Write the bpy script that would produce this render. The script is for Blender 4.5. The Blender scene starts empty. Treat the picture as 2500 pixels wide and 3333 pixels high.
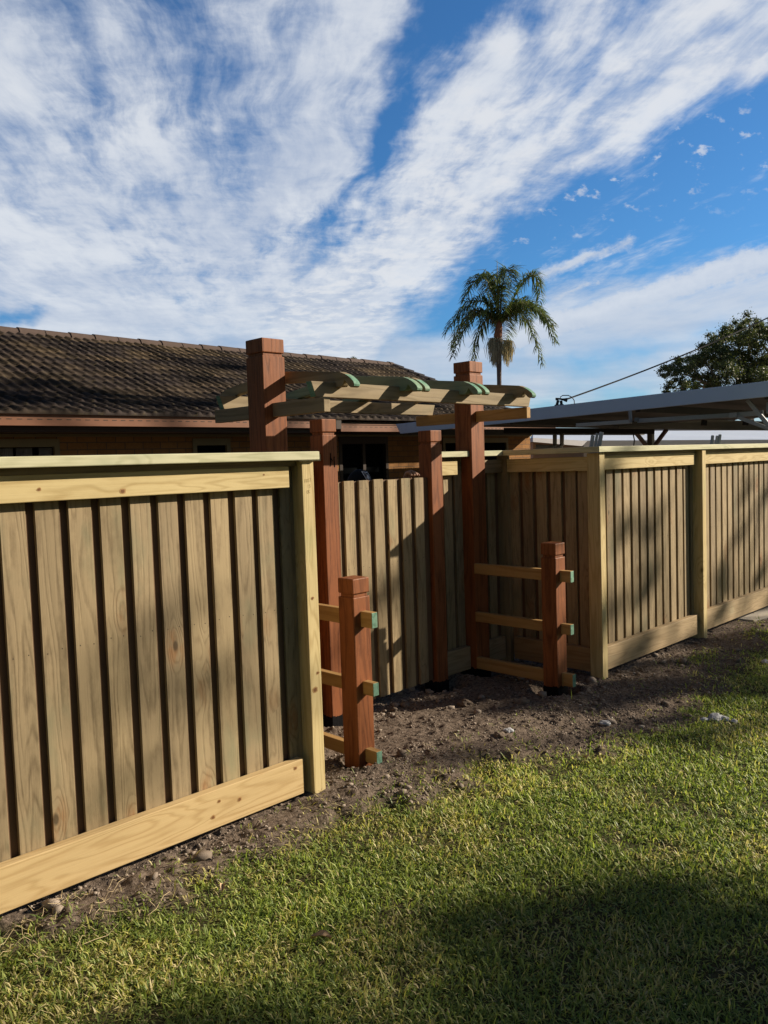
import bpy, bmesh, math, random
import numpy as np
from mathutils import Vector, Matrix, noise as mnoise
R_ = math.radians
random.seed(7)
SC = bpy.context.scene

# ------------------------------------------------------------------ camera
F_PX, W_PX, H_PX = 2632.31, 2500.0, 3333.0
YAW, PIT, ROL = 0.788112, -0.0605683, -0.0332708
cy, sy, cp, sp = math.cos(YAW), math.sin(YAW), math.cos(PIT), math.sin(PIT)
FW = np.array([cy*cp, sy*cp, sp]); R0 = np.array([sy, -cy, 0.0]); U0 = np.cross(R0, FW)
RT = math.cos(ROL)*R0 + math.sin(ROL)*U0
UP = -math.sin(ROL)*R0 + math.cos(ROL)*U0
CAM = np.array([0.0, 0.0, 1.62])
cd = bpy.data.cameras.new('camera'); cam = bpy.data.objects.new('camera', cd)
SC.collection.objects.link(cam); SC.camera = cam
cam.matrix_world = Matrix(((RT[0], UP[0], -FW[0], CAM[0]), (RT[1], UP[1], -FW[1], CAM[1]),
                           (RT[2], UP[2], -FW[2], CAM[2]), (0, 0, 0, 1)))
cd.sensor_fit = 'HORIZONTAL'; cd.sensor_width = 36.0; cd.lens = 36.0*F_PX/W_PX
cd.clip_start = 0.05; cd.clip_end = 3000

def ray(px, py): return RT*((px-1250)/F_PX) - UP*((py-1666.5)/F_PX) + FW
def at_z(px, py, z=0.0): d = ray(px, py); return CAM + d*((z-CAM[2])/d[2])
def at_y(px, py, Y): d = ray(px, py); return CAM + d*(Y/d[1])
def at_x(px, py, X): d = ray(px, py); return CAM + d*(X/d[0])
def at_d(px, py, D): return CAM + ray(px, py)*D

# ------------------------------------------------------------------ sun, sky, exposure
SUN = np.array([1.28, -0.80, 0.646]); SUN /= np.linalg.norm(SUN)
SUN_EL = math.asin(SUN[2])
sl = bpy.data.lights.new('sun', 'SUN'); sl.energy = 5.0; sl.angle = R_(0.55); sl.color = (1.0, 0.86, 0.68)
so = bpy.data.objects.new('sun', sl); SC.collection.objects.link(so)
so.rotation_euler = Vector(SUN).to_track_quat('Z', 'Y').to_euler()
SC.view_settings.view_transform = 'Standard'; SC.view_settings.look = 'None'
SC.view_settings.exposure = 0.7; SC.view_settings.gamma = 1.0
SC.render.resolution_x = 768; SC.render.resolution_y = 1024

class NT:
    """small helper for node trees"""
    def __init__(s, tree): s.t = tree; s.n = tree.nodes; s.l = tree.links
    def node(s, typ, **kw):
        x = s.n.new(typ)
        for k, v in kw.items(): setattr(x, k, v)
        return x
    def put(s, sock, v):
        if v is None: return
        if isinstance(v, bpy.types.NodeSocket): s.l.new(v, sock)
        else:
            if hasattr(sock, 'default_value'):
                if isinstance(v, (tuple, list, np.ndarray)) and len(v) == 3 and len(sock.default_value) == 4: v = (*v, 1)
                sock.default_value = v
    def m(s, op, a, b=None, c=None, clamp=False):
        x = s.node('ShaderNodeMath', operation=op); x.use_clamp = clamp
        s.put(x.inputs[0], a); s.put(x.inputs[1], b); s.put(x.inputs[2], c); return x.outputs[0]
    def v(s, op, a, b=None, scale=None):
        x = s.node('ShaderNodeVectorMath', operation=op)
        s.put(x.inputs[0], a); s.put(x.inputs[1], b)
        if scale is not None: s.put(x.inputs['Scale'], scale)
        return x.outputs['Value'] if op in ('DOT_PRODUCT', 'LENGTH', 'DISTANCE') else x.outputs[0]
    def mix(s, f, a, b, blend='MIX'):
        x = s.node('ShaderNodeMix', data_type='RGBA', blend_type=blend)
        s.put(x.inputs[0], f); s.put(x.inputs[6], a); s.put(x.inputs[7], b); return x.outputs[2]
    def noise(s, vec, scale=5, detail=4, rough=0.5, dist=0.0, col=False):
        x = s.node('ShaderNodeTexNoise'); s.put(x.inputs['Vector'], vec)
        s.put(x.inputs['Scale'], scale); s.put(x.inputs['Detail'], detail)
        s.put(x.inputs['Roughness'], rough); s.put(x.inputs['Distortion'], dist)
        return x.outputs['Color'] if col else x.outputs['Fac']
    def ss(s, x, lo, hi, a=0.0, b=1.0):
        m = s.node('ShaderNodeMapRange', interpolation_type='SMOOTHSTEP')
        s.put(m.inputs[0], x); s.put(m.inputs[1], lo); s.put(m.inputs[2], hi); s.put(m.inputs[3], a); s.put(m.inputs[4], b)
        return m.outputs[0]
    def comb(s, x, y, z):
        c = s.node('ShaderNodeCombineXYZ'); s.put(c.inputs[0], x); s.put(c.inputs[1], y); s.put(c.inputs[2], z); return c.outputs[0]
    def sep(s, v):
        c = s.node('ShaderNodeSeparateXYZ'); s.put(c.inputs[0], v); return c.outputs

SKY_STR = 0.05
CLOUD_L = 0.57   # brightness of the clouds against the exposure
def build_world():
    w = bpy.data.worlds.new('World'); SC.world = w; w.use_nodes = True
    t = NT(w.node_tree); t.n.clear()
    sky = t.node('ShaderNodeTexSky', sky_type='NISHITA'); sky.sun_disc = False
    sky.sun_elevation = SUN_EL; sky.sun_rotation = math.atan2(SUN[0], SUN[1])
    sky.altitude = 50; sky.air_density = 1.0; sky.dust_density = 0.6; sky.ozone_density = 2.0
    tc = t.node('ShaderNodeTexCoord').outputs['Generated']
    d = t.v('NORMALIZE', tc)
    df = t.m('MAXIMUM', t.v('DOT_PRODUCT', d, tuple(FW)), 0.05)
    u = t.m('DIVIDE', t.v('DOT_PRODUCT', d, tuple(RT)), df)
    v = t.m('DIVIDE', t.v('DOT_PRODUCT', d, tuple(UP)), df)
    # fixed directions of the sky: units of 1000 px of the calibration picture (tangent of the angle)
    X = t.m('MULTIPLY_ADD', u, F_PX/1000, 1.25); Y = t.m('MULTIPLY_ADD', v, -F_PX/1000, 1.6665)
    P = t.comb(X, Y, 0.0)
    # cloud plane: parallel streets of cloud meet at the horizon below (0.88, 1.55)
    dz = t.m('MAXIMUM', t.sep(d)[2], 0.03)
    S = ray(880, 1500); S = S[:2]/np.linalg.norm(S[:2]); Tn = np.array([-S[1], S[0]])
    ca = t.m('DIVIDE', t.v('DOT_PRODUCT', d, (S[0], S[1], 0)), dz)
    cb = t.m('DIVIDE', t.v('DOT_PRODUCT', d, (Tn[0], Tn[1], 0)), dz)
    # streaky noise along the streets, and puffs
    wv = t.noise(t.comb(ca, cb, 0.3), 1.6, 3, 0.5, col=True)
    warp = t.v('SCALE', t.v('SUBTRACT', wv, (0.5, 0.5, 0.5)), scale=0.22)
    pl = t.v('ADD', t.comb(ca, cb, 0.0), warp)
    st = t.noise(t.v('MULTIPLY', pl, (0.9, 4.6, 1)), 1.0, 9, 0.62)
    st2 = t.noise(t.v('MULTIPLY', pl, (2.6, 8.5, 1)), 1.0, 7, 0.65)
    pf = t.noise(t.v('MULTIPLY', pl, (5.0, 6.5, 1)), 1.0, 8, 0.6)
    big = t.noise(t.v('ADD', pl, (7.1, 2.2, 0)), 1.1, 4, 0.5)
    pw = t.noise(P, 2.6, 5, 0.55, col=True)
    Pw = t.v('ADD', P, t.v('SCALE', t.v('SUBTRACT', pw, (0.5, 0.5, 0.5)), scale=0.34))
    Ps = t.v('ADD', P, t.v('SCALE', t.v('SUBTRACT', t.noise(P, 9.0, 5, 0.65, col=True), (0.5, 0.5, 0.5)), scale=0.10))
    def cap(a, b, r, soft, amp=1.0, aff=Pw):
        ab = (b[0]-a[0], b[1]-a[1], 0.0); L2 = ab[0]**2+ab[1]**2
        pa = t.v('SUBTRACT', aff, (a[0], a[1], 0))
        h = t.m('DIVIDE', t.v('DOT_PRODUCT', pa, ab), max(L2, 1e-6), clamp=True)
        q = t.v('SUBTRACT', pa, t.v('SCALE', ab, scale=h))
        dist = t.v('LENGTH', q)
        return t.ss(dist, r-soft, r+soft, amp, 0.0)
    def mx(*a):
        r = a[0]
        for b in a[1:]: r = t.m('MAXIMUM', r, b)
        return r
    left = mx(cap((-0.10, 0.30), (0.20, 1.0), 0.42, 0.30, 0.90), cap((0.45, 0.75), (0.60, 1.10), 0.44, 0.22, 0.82),
              cap((1.12, -0.05), (0.98, 0.55), 0.25, 0.20, 0.80), cap((0.72, 0.10), (0.75, 0.60), 0.26, 0.2, 0.60), cap((1.02, 0.5), (0.85, 0.85), 0.17, 0.12, 0.85),
              cap((0.30, 0.05), (0.45, 0.35), 0.2, 0.2, 0.6))
    band = mx(cap((0.95, 1.02), (1.60, 0.62), 0.155, 0.10, 0.90), cap((1.60, 0.60), (2.55, 0.02), 0.135, 0.10, 0.84),
              cap((1.62, 0.24), (1.45, 0.58), 0.19, 0.17, 0.85), cap((2.00, 0.00), (1.68, 0.28), 0.17, 0.2, 0.72), cap((1.38, 0.60), (1.25, 0.78), 0.13, 0.1, 0.8), cap((1.88, 0.00), (1.75, 0.35), 0.15, 0.15, 0.72),
              cap((2.15, 0.18), (2.5, 0.10), 0.2, 0.12, 0.85), cap((1.15, 0.95), (1.05, 1.12), 0.22, 0.12, 0.85),
              cap((1.35, 0.62), (1.5, 0.55), 0.12, 0.1, 0.75))
    low = mx(cap((1.66, 1.10), (2.60, 0.815), 0.045, 0.035, 1.0, Ps), cap((1.75, 1.14), (2.60, 0.93), 0.09, 0.08, 0.72, Ps), cap((1.30, 1.22), (2.6, 1.19), 0.12, 0.12, 0.78),
             cap((1.9, 1.05), (2.7, 0.98), 0.14, 0.12, 0.72), cap((1.76, 0.895), (2.05, 0.785), 0.016, 0.034, 1.05, Ps),
             cap((1.80, 0.975), (1.95, 0.925), 0.010, 0.026, 0.9, Ps), cap((1.3, 1.0), (1.34, 1.14), 0.06, 0.06, 0.4))
    gap = mx(cap((0.86, 0.82), (1.24, 0.52), 0.03, 0.06, 0.45), cap((1.22, 0.55), (1.33, 0.25), 0.03, 0.07, 0.5),
             cap((1.36, 0.22), (1.52, 0.0), 0.05, 0.10, 0.38), cap((0.66, 0.02), (0.72, 0.28), 0.05, 0.12, 0.25),
             cap((0.0, 1.04), (0.12, 1.04), 0.035, 0.04, 0.6), cap((0.62, 1.0), (0.92, 0.80), 0.02, 0.05, 0.25))
    dens = t.m('SUBTRACT', mx(left, band, low), gap)
    # small scattered puffs in the blue to the right
    sc = cap((1.62, 0.74), (2.6, 0.42), 0.13, 0.12, 1.0, P)
    pn = t.noise(t.v('MULTIPLY', t.v('ADD', P, (3.3, 1.7, 0)), (1, 1.5, 1)), 13.0, 5, 0.6)
    scat = t.m('MULTIPLY', sc, t.ss(pn, 0.57, 0.70, 0, 0.8))
    nz = t.m('ADD', t.m('MULTIPLY', t.m('SUBTRACT', st, 0.5), 1.6), t.m('MULTIPLY', t.m('SUBTRACT', st2, 0.5), 0.55))
    nz = t.m('ADD', nz, t.m('MULTIPLY', t.m('SUBTRACT', pf, 0.5), 0.75))
    rip = t.noise(t.v('MULTIPLY', pl, (17, 13, 1)), 1.0, 5, 0.6)
    nz = t.m('ADD', nz, t.m('MULTIPLY', t.m('SUBTRACT', rip, 0.5), 0.28))
    soft = t.m('ADD', t.m('MULTIPLY', t.m('SUBTRACT', t.noise(t.v('MULTIPLY', P, (2.2, 5.5, 1)), 1.0, 6, 0.55), 0.5), 1.3), 0.02)
    lf = t.ss(t.sep(d)[2], 0.11, 0.27)
    ml = t.node('ShaderNodeMix', data_type='FLOAT'); t.put(ml.inputs[0], lf); t.put(ml.inputs[2], soft); t.put(ml.inputs[3], nz); nz = ml.outputs[0]
    edge = t.m('ADD', dens, nz)
    cl = t.ss(edge, 0.10, 0.92)
    cl = t.m('MAXIMUM', cl, scat)
    cl = t.m('MAXIMUM', cl, t.ss(t.sep(d)[2], 0.085, 0.02, 0.0, 0.85))
    # clouds over the rest of the sky, outside the picture
    other = t.ss(t.m('ADD', big, t.m('MULTIPLY', nz, 0.4)), 0.60, 0.80, 0.0, 0.35)
    inpic = t.ss(t.v('DOT_PRODUCT', d, tuple(FW)), 0.70, 0.80)
    mk = t.node('ShaderNodeMix', data_type='FLOAT'); t.put(mk.inputs[0], inpic); t.put(mk.inputs[2], other); t.put(mk.inputs[3], cl)
    cl = mk.outputs[0]
    horizon = t.ss(t.sep(d)[2], -0.02, 0.06)
    cl = t.m('MULTIPLY', cl, horizon)
    # colour of the cloud: thick grey-blue body, white lit rims
    lum = t.ss(t.m('ADD', t.m('MULTIPLY', nz, 0.9), t.m('MULTIPLY', t.m('SUBTRACT', big, 0.5), 1.2)), -0.30, 0.38)
    ccol = t.mix(lum, (0.56, 0.63, 0.76), (0.86, 0.89, 0.93))
    bandm = t.m('MULTIPLY', t.ss(band, 0.4, 0.95), t.ss(pf, 0.45, 0.62))
    ccol = t.mix(t.m('MULTIPLY', bandm, 0.7), ccol, (0.93, 0.93, 0.93))
    lowm = t.ss(low, 0.3, 0.8)
    ccol = t.mix(t.m('MULTIPLY', lowm, 0.6), ccol, (0.56, 0.63, 0.75))
    ccol = t.mix(t.m('MULTIPLY', cap((1.66, 1.09), (2.60, 0.80), 0.02, 0.045, 0.9, Ps), 0.8), ccol, (0.88, 0.90, 0.93))
    ccol = t.v('SCALE', ccol, scale=CLOUD_L/SKY_STR)
    tint = t.mix(t.ss(t.v('DOT_PRODUCT', d, tuple(FW)), 0.55, 0.85), (0.78, 0.80, 0.80), (0.50, 1.06, 1.58))
    skyc = t.mix(1.0, sky.outputs[0], tint, 'MULTIPLY')
    col = t.mix(t.m('MULTIPLY', cl, 0.86), skyc, ccol)
    bg = t.node('ShaderNodeBackground'); t.put(bg.inputs[0], col); bg.inputs[1].default_value = SKY_STR
    out = t.node('ShaderNodeOutputWorld'); t.l.new(bg.outputs[0], out.inputs[0])
build_world()

# ------------------------------------------------------------------ materials
def base_mat(name, rough=0.7, spec=0.3):
    m = bpy.data.materials.new(name); m.use_nodes = True
    t = NT(m.node_tree); b = t.n['Principled BSDF']
    b.inputs['Roughness'].default_value = rough; b.inputs['Specular IOR Level'].default_value = spec
    return m, t, b
def bump(t, b, h, strength=0.3, dist=0.01):
    n = t.node('ShaderNodeBump'); n.inputs['Strength'].default_value = strength; n.inputs['Distance'].default_value = dist
    t.put(n.inputs['Height'], h); t.l.new(n.outputs[0], b.inputs['Normal'])
def wood(name, light, dark, axis='z', ring=7.0, green=None, gamt=0.0, knots=0.5, var=0.18, rough=0.65, stain=0.3, bmp=0.25, pores=0.0, mott=0.35, rust=None):
    m, t, b = base_mat(name, rough, 0.25)
    g = t.node('ShaderNodeNewGeometry'); rnd = g.outputs['Random Per Island']
    ai = 'xyz'.index(axis)
    off = t.v('SCALE', (13.7, 9.1, 17.3), scale=rnd)
    P = t.v('ADD', g.outputs['Position'], off)
    def sc(across, along):
        s = [across]*3; s[ai] = along; return tuple(s)
    warp = t.noise(t.v('MULTIPLY', P, sc(8, 1.4)), 1.0, 3, 0.5, col=True)
    Pw = t.v('ADD', t.v('MULTIPLY', P, sc(11, 0.85)), t.v('SCALE', warp, scale=0.6))
    n1 = t.noise(Pw, 1.0, 1.5, 0.4)
    # knots: sparse points that pull the rings round them
    vk = t.node('ShaderNodeTexVoronoi', feature='F1'); t.put(vk.inputs['Vector'], t.v('MULTIPLY', P, sc(6.5, 3.2))); vk.inputs['Scale'].default_value = 1.0
    keep = t.m('GREATER_THAN', t.sep(vk.outputs['Color'])[0], 1-0.42*knots)
    kd = vk.outputs['Distance']
    pull = t.m('MULTIPLY', t.ss(kd, 0.05, 0.45, 1, 0), keep)
    rings = t.m('SINE', t.m('MULTIPLY', t.m('ADD', n1, t.m('MULTIPLY', pull, 0.22)), ring*6.283))
    rings = t.m('MULTIPLY_ADD', rings, 0.5, 0.5)
    rings = t.m('POWER', rings, 2.4)
    spk = t.noise(t.v('MULTIPLY', P, sc(60, 22)), 1.0, 5, 0.7)
    blot = t.noise(t.v('MULTIPLY', P, sc(16, 4.5)), 1.0, 5, 0.65)
    fib = t.noise(t.v('MULTIPLY', P, sc(170, 3.5)), 1.0, 4, 0.6)
    fib2 = t.noise(t.v('MULTIPLY', P, sc(45, 1.2)), 1.0, 3, 0.5)
    f = t.m('ADD', t.m('MULTIPLY', rings, 0.50), t.m('MULTIPLY', t.m('SUBTRACT', fib, 0.5), 0.75))
    f = t.m('ADD', f, t.m('MULTIPLY', t.m('SUBTRACT', spk, 0.5), 1.1*mott))
    f = t.m('ADD', f, t.m('MULTIPLY', t.m('SUBTRACT', blot, 0.5), 1.6*mott))
    f = t.m('ADD', f, t.m('MULTIPLY', t.m('SUBTRACT', fib2, 0.5), 0.9), clamp=True)
    col = t.mix(f, light, dark)
    big = t.noise(t.v('MULTIPLY', P, sc(3.5, 0.9)), 1.0, 5, 0.6)
    if green is not None:
        gm = t.ss(t.noise(t.v('ADD', t.v('MULTIPLY', P, sc(4, 1.6)), (4, 4, 4)), 1.0, 4, 0.6), 0.62-gamt*0.35, 0.80-gamt*0.3)
        col = t.mix(t.m('MULTIPLY', gm, min(1, 0.35+gamt)), col, green)
    br = t.m('ADD', t.m('MULTIPLY_ADD', rnd, var*2, 1-var), t.m('MULTIPLY', t.m('SUBTRACT', big, 0.5), stain*2))
    col = t.mix(1.0, col, t.comb(br, br, t.m('MULTIPLY_ADD', rnd, -0.06, t.m('ADD', br, 0.03))), 'MULTIPLY')
    if rust is not None:
        rs_ = t.m('MULTIPLY', t.ss(kd, 0.10, 0.42, 1, 0), keep)
        rs_ = t.m('MULTIPLY', rs_, t.ss(blot, 0.40, 0.62))
        col = t.mix(t.m('MULTIPLY', rs_, 0.75), col, rust)
        wh = t.ss(spk, 0.66, 0.74, 0, 0.55)
        col = t.mix(t.m('MULTIPLY', wh, t.ss(blot, 0.5, 0.65)), col, (0.42, 0.38, 0.27))
    if knots > 0:
        kk = t.m('MULTIPLY', t.ss(kd, 0.045, 0.10, 1, 0), keep)
        col = t.mix(t.m('MULTIPLY', kk, 0.75), col, tuple(c*0.28 for c in dark))
    if pores > 0:
        pr = t.ss(t.noise(t.v('MULTIPLY', P, sc(230, 14)), 1.0, 2, 0.5), 0.60, 0.72)
        col = t.mix(t.m('MULTIPLY', pr, pores), col, tuple(min(1, c*1.9) for c in light))
    t.put(b.inputs['Base Color'], col)
    t.put(b.inputs['Roughness'], t.m('MULTIPLY_ADD', fib2, 0.25, rough-0.1))
    bump(t, b, t.m('ADD', t.m('MULTIPLY', fib, 0.7), t.m('MULTIPLY', rings, -0.35)), bmp, 0.004)
    return m
def plain(name, col, rough=0.6, metal=0.0, spec=0.3, nscale=8, namp=0.15, nb=0.0):
    m, t, b = base_mat(name, rough, spec); b.inputs['Metallic'].default_value = metal
    g = t.node('ShaderNodeNewGeometry')
    n = t.noise(g.outputs['Position'], nscale, 5, 0.6)
    k = t.m('MULTIPLY_ADD', n, namp*2, 1-namp)
    t.put(b.inputs['Base Color'], t.mix(1.0, col, t.comb(k, k, k), 'MULTIPLY'))
    t.put(b.inputs['Roughness'], t.m('MULTIPLY_ADD', n, 0.2, rough-0.1))
    if nb: bump(t, b, n, nb, 0.01)
    return m

M = {}
for ax in 'xyz':
    M['pine'+ax] = wood('pine_rail_'+ax, (0.56, 0.455, 0.23), (0.36, 0.26, 0.105), ax, 11, (0.33, 0.33, 0.15), 0.15, 0.95, 0.06, stain=0.12)
    M['cap'+ax] = wood('pine_cap_'+ax, (0.55, 0.54, 0.36), (0.36, 0.36, 0.21), ax, 11, (0.30, 0.34, 0.21), 0.25, 0.35, 0.06, stain=0.12)
    M['treated'+ax] = wood('treated_pine_'+ax, (0.275, 0.215, 0.125), (0.145, 0.108, 0.058), ax, 6, (0.17, 0.17, 0.10), 0.1, 0.5, 0.10, stain=0.2)
    M['red'+ax] = wood('red_hardwood_'+ax, (0.230, 0.079, 0.028), (0.075, 0.021, 0.007), ax, 8.0, None, 0, 0.0, 0.06, rough=0.55, stain=0.35, bmp=0.2, pores=0.35, mott=0.55)
M['base_board'] = wood('plinth_board', (0.545, 0.405, 0.205), (0.38, 0.25, 0.105), 'x', 13, None, 0, 1.0, 0.05, stain=0.14, mott=0.25)
M['base_boardg'] = wood('plinth_board_grey', (0.36, 0.27, 0.155), (0.21, 0.15, 0.075), 'x', 12, (0.3, 0.3, 0.2), 0.1, 0.5, 0.05, stain=0.14)
M['base_boardy'] = wood('plinth_board_side', (0.32, 0.22, 0.11), (0.20, 0.12, 0.05), 'y', 7, None, 0.1, 0.5, 0.05, stain=0.14)
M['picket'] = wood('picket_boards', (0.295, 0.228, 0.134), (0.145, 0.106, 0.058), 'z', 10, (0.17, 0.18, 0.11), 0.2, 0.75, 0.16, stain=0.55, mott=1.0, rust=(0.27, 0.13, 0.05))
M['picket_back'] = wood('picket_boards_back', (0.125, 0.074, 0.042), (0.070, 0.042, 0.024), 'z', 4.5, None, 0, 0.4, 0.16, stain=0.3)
M['rung'] = wood('rung_timber', (0.42, 0.26, 0.10), (0.26, 0.14, 0.045), 'y', 5, (0.36, 0.38, 0.2), 0.08, 0.4, 0.10, stain=0.2)
M['nail'] = plain('nail_heads', (0.07, 0.055, 0.045), 0.5, metal=0.5)
M['greenend'] = wood('green_sealed_end', (0.15, 0.29, 0.21), (0.05, 0.14, 0.095), 'y', 6, (0.25, 0.30, 0.2), 0.3, 0.0, 0.15, stain=0.5, mott=0.9)
M['greenside'] = wood('green_sealed_timber', (0.20, 0.26, 0.18), (0.12, 0.165, 0.115), 'y', 5, (0.09, 0.19, 0.14), 0.3, 0.3, 0.10, stain=0.2)
M['flat_black'] = plain('matt_black', (0.006, 0.006, 0.007), 0.9, nscale=60, namp=0.5, nb=0.5, spec=0.1)

# ------------------------------------------------------------------ mesh building
COL = SC.collection
class MB:
    def __init__(s): s.v = []; s.f = []; s.m = []; s.sm = False
    def add(s, vs, fs, mi=0):
        o = len(s.v); s.v += [tuple(map(float, p)) for p in vs]; s.f += [tuple(i+o for i in f) for f in fs]; s.m += ([mi]*len(fs) if isinstance(mi, int) else list(mi)); return s
    def box(s, x0, x1, y0, y1, z0, z1, mi=0):
        v = [(x0, y0, z0), (x1, y0, z0), (x1, y1, z0), (x0, y1, z0), (x0, y0, z1), (x1, y0, z1), (x1, y1, z1), (x0, y1, z1)]
        # faces: bottom, top, -y, +x, +y, -x
        return s.add(v, [(0, 3, 2, 1), (4, 5, 6, 7), (0, 1, 5, 4), (1, 2, 6, 5), (2, 3, 7, 6), (3, 0, 4, 7)], mi)
    def hexa(s, v, mi=0):
        return s.add(v, [(0, 3, 2, 1), (4, 5, 6, 7), (0, 1, 5, 4), (1, 2, 6, 5), (2, 3, 7, 6), (3, 0, 4, 7)], mi)
    def bar(s, p, q, w, h, up=(0, 0, 1), mi=0):
        p = np.array(p, float); q = np.array(q, float); d = q-p; d /= np.linalg.norm(d)
        a = np.cross(d, np.array(up, float)); a /= np.linalg.norm(a); b = np.cross(a, d)
        v = []
        for c in (p, q):
            for sa, sb in ((-1, -1), (1, -1), (1, 1), (-1, 1)): v.append(c+a*sa*w/2+b*sb*h/2)
        return s.add(v, [(0, 1, 2, 3), (7, 6, 5, 4), (0, 4, 5, 1), (1, 5, 6, 2), (2, 6, 7, 3), (3, 7, 4, 0)], mi)
    def prism(s, pts, ax, a0, a1, mi=0, mside=None):
        """pts: 2-D outline; extruded along axis ax from a0 to a1"""
        n = len(pts); v = []
        for a in (a0, a1):
            for (p, q) in pts:
                v.append({'x': (a, p, q), 'y': (p, a, q), 'z': (p, q, a)}[ax])
        f = [tuple(range(n)), tuple(range(2*n-1, n-1, -1))]+[(i, i+n, (i+1) % n+n, (i+1) % n) for i in range(n)]
        return s.add(v, f, [mi, mi]+[(mi if mside is None else mside[i]) for i in range(n)])
    def tube(s, pts, rad, n=8, cap=True, mi=0):
        pts = [np.array(p, float) for p in pts]; k = len(pts)
        rad = [rad]*k if not hasattr(rad, '__len__') else rad
        v = []; ref = np.array([0.31, 0.2, 0.93])
        for i, p in enumerate(pts):
            d = pts[min(i+1, k-1)]-pts[max(i-1, 0)]; d /= (np.linalg.norm(d)+1e-9)
            a = np.cross(d, ref)
            if np.linalg.norm(a) < 1e-3: a = np.cross(d, np.array([1, 0, 0]))
            a /= np.linalg.norm(a); b = np.cross(d, a)
            for j in range(n):
                t = 2*math.pi*j/n; v.append(p+(a*math.cos(t)+b*math.sin(t))*rad[i])
        f = [(i*n+j, i*n+(j+1) % n, (i+1)*n+(j+1) % n, (i+1)*n+j) for i in range(k-1) for j in range(n)]
        if cap: f += [tuple(range(n-1, -1, -1)), tuple(range((k-1)*n, k*n))]
        return s.add(v, f, mi)
    def build(s, name, mats, parent=None, bevel=0.0, smooth=False, seg=2):
        me = bpy.data.meshes.new(name); me.from_pydata(s.v, [], s.f)
        mats = mats if isinstance(mats, (list, tuple)) else [mats]
        for m in mats: me.materials.append(m)
        if len(mats) > 1: me.polygons.foreach_set('material_index', s.m)
        bm = bmesh.new(); bm.from_mesh(me); bmesh.ops.recalc_face_normals(bm, faces=bm.faces); bm.to_mesh(me); bm.free()
        if smooth: me.polygons.foreach_set('use_smooth', [True]*len(me.polygons))
        o = bpy.data.objects.new(name, me); COL.objects.link(o)
        if parent is not None:
            o.parent = parent; o.matrix_parent_inverse = Matrix.Translation(-Vector(parent.location))
        if bevel:
            b = o.modifiers.new('bevel', 'BEVEL'); b.width = bevel; b.segments = seg; b.limit_method = 'ANGLE'; b.angle_limit = R_(40)
            b.harden_normals = False
        return o
def fast_mesh(name, verts, faces, mats, col=None, smooth=False, fi=None, parent=None):
    """verts (n,3), faces (m,k) arrays; k = 3 or 4"""
    me = bpy.data.meshes.new(name); k = faces.shape[1]
    me.vertices.add(len(verts)); me.vertices.foreach_set('co', verts.astype(np.float32).ravel())
    me.loops.add(faces.size); me.loops.foreach_set('vertex_index', faces.astype(np.int32).ravel())
    me.polygons.add(len(faces)); me.polygons.foreach_set('loop_start', np.arange(0, faces.size, k, dtype=np.int32))
    me.polygons.foreach_set('loop_total', np.full(len(faces), k, dtype=np.int32))
    for m in (mats if isinstance(mats, (list, tuple)) else [mats]): me.materials.append(m)
    if fi is not None: me.polygons.foreach_set('material_index', fi.astype(np.int32))
    if smooth: me.polygons.foreach_set('use_smooth', np.ones(len(faces), bool))
    me.update(calc_edges=True)
    if col is not None:
        a = me.color_attributes.new('tint', 'FLOAT_COLOR', 'POINT')
        a.data.foreach_set('color', np.concatenate([col, np.ones((len(col), 1))], 1).astype(np.float32).ravel())
    o = bpy.data.objects.new(name, me); COL.objects.link(o)
    if parent is not None:
        o.parent = parent; o.matrix_parent_inverse = Matrix.Translation(-Vector(parent.location))
    return o
def tag(o, label=None, cat=None, group=None, kind=None):
    if label: o['label'] = label
    if cat: o['category'] = cat
    if group: o['group'] = group
    if kind: o['kind'] = kind
    return o
def thing(name, label, cat, loc, group=None):
    o = bpy.data.objects.new(name, None); COL.objects.link(o); o.location = tuple(map(float, loc)); o.empty_display_size = 0.2
    return tag(o, label, cat, group)

# ------------------------------------------------------------------ numpy value noise for ground and scatter
def vnoise(x, y, seed=0):
    xi = np.floor(x).astype(np.int64); yi = np.floor(y).astype(np.int64); xf = x-xi; yf = y-yi
    def h(a, b):
        n = (a*374761393+b*668265263+seed*1442695041) & 0x7fffffff
        n = ((n ^ (n >> 13))*1274126177) & 0x7fffffff
        return ((n ^ (n >> 16)) & 0xffff)/65535.0
    u = xf*xf*(3-2*xf); w = yf*yf*(3-2*yf)
    return (h(xi, yi)*(1-u)+h(xi+1, yi)*u)*(1-w)+(h(xi, yi+1)*(1-u)+h(xi+1, yi+1)*u)*w
def fbm(x, y, octv=4, seed=0, gain=0.5):
    s = 0; a = 1; t = 0
    for i in range(octv):
        s = s+a*vnoise(x*2**i, y*2**i, seed+i*17); t += a; a *= gain
    return s/t
def sst(x, a, b):
    t = np.clip((x-a)/(b-a), 0, 1); return t*t*(3-2*t)
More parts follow.
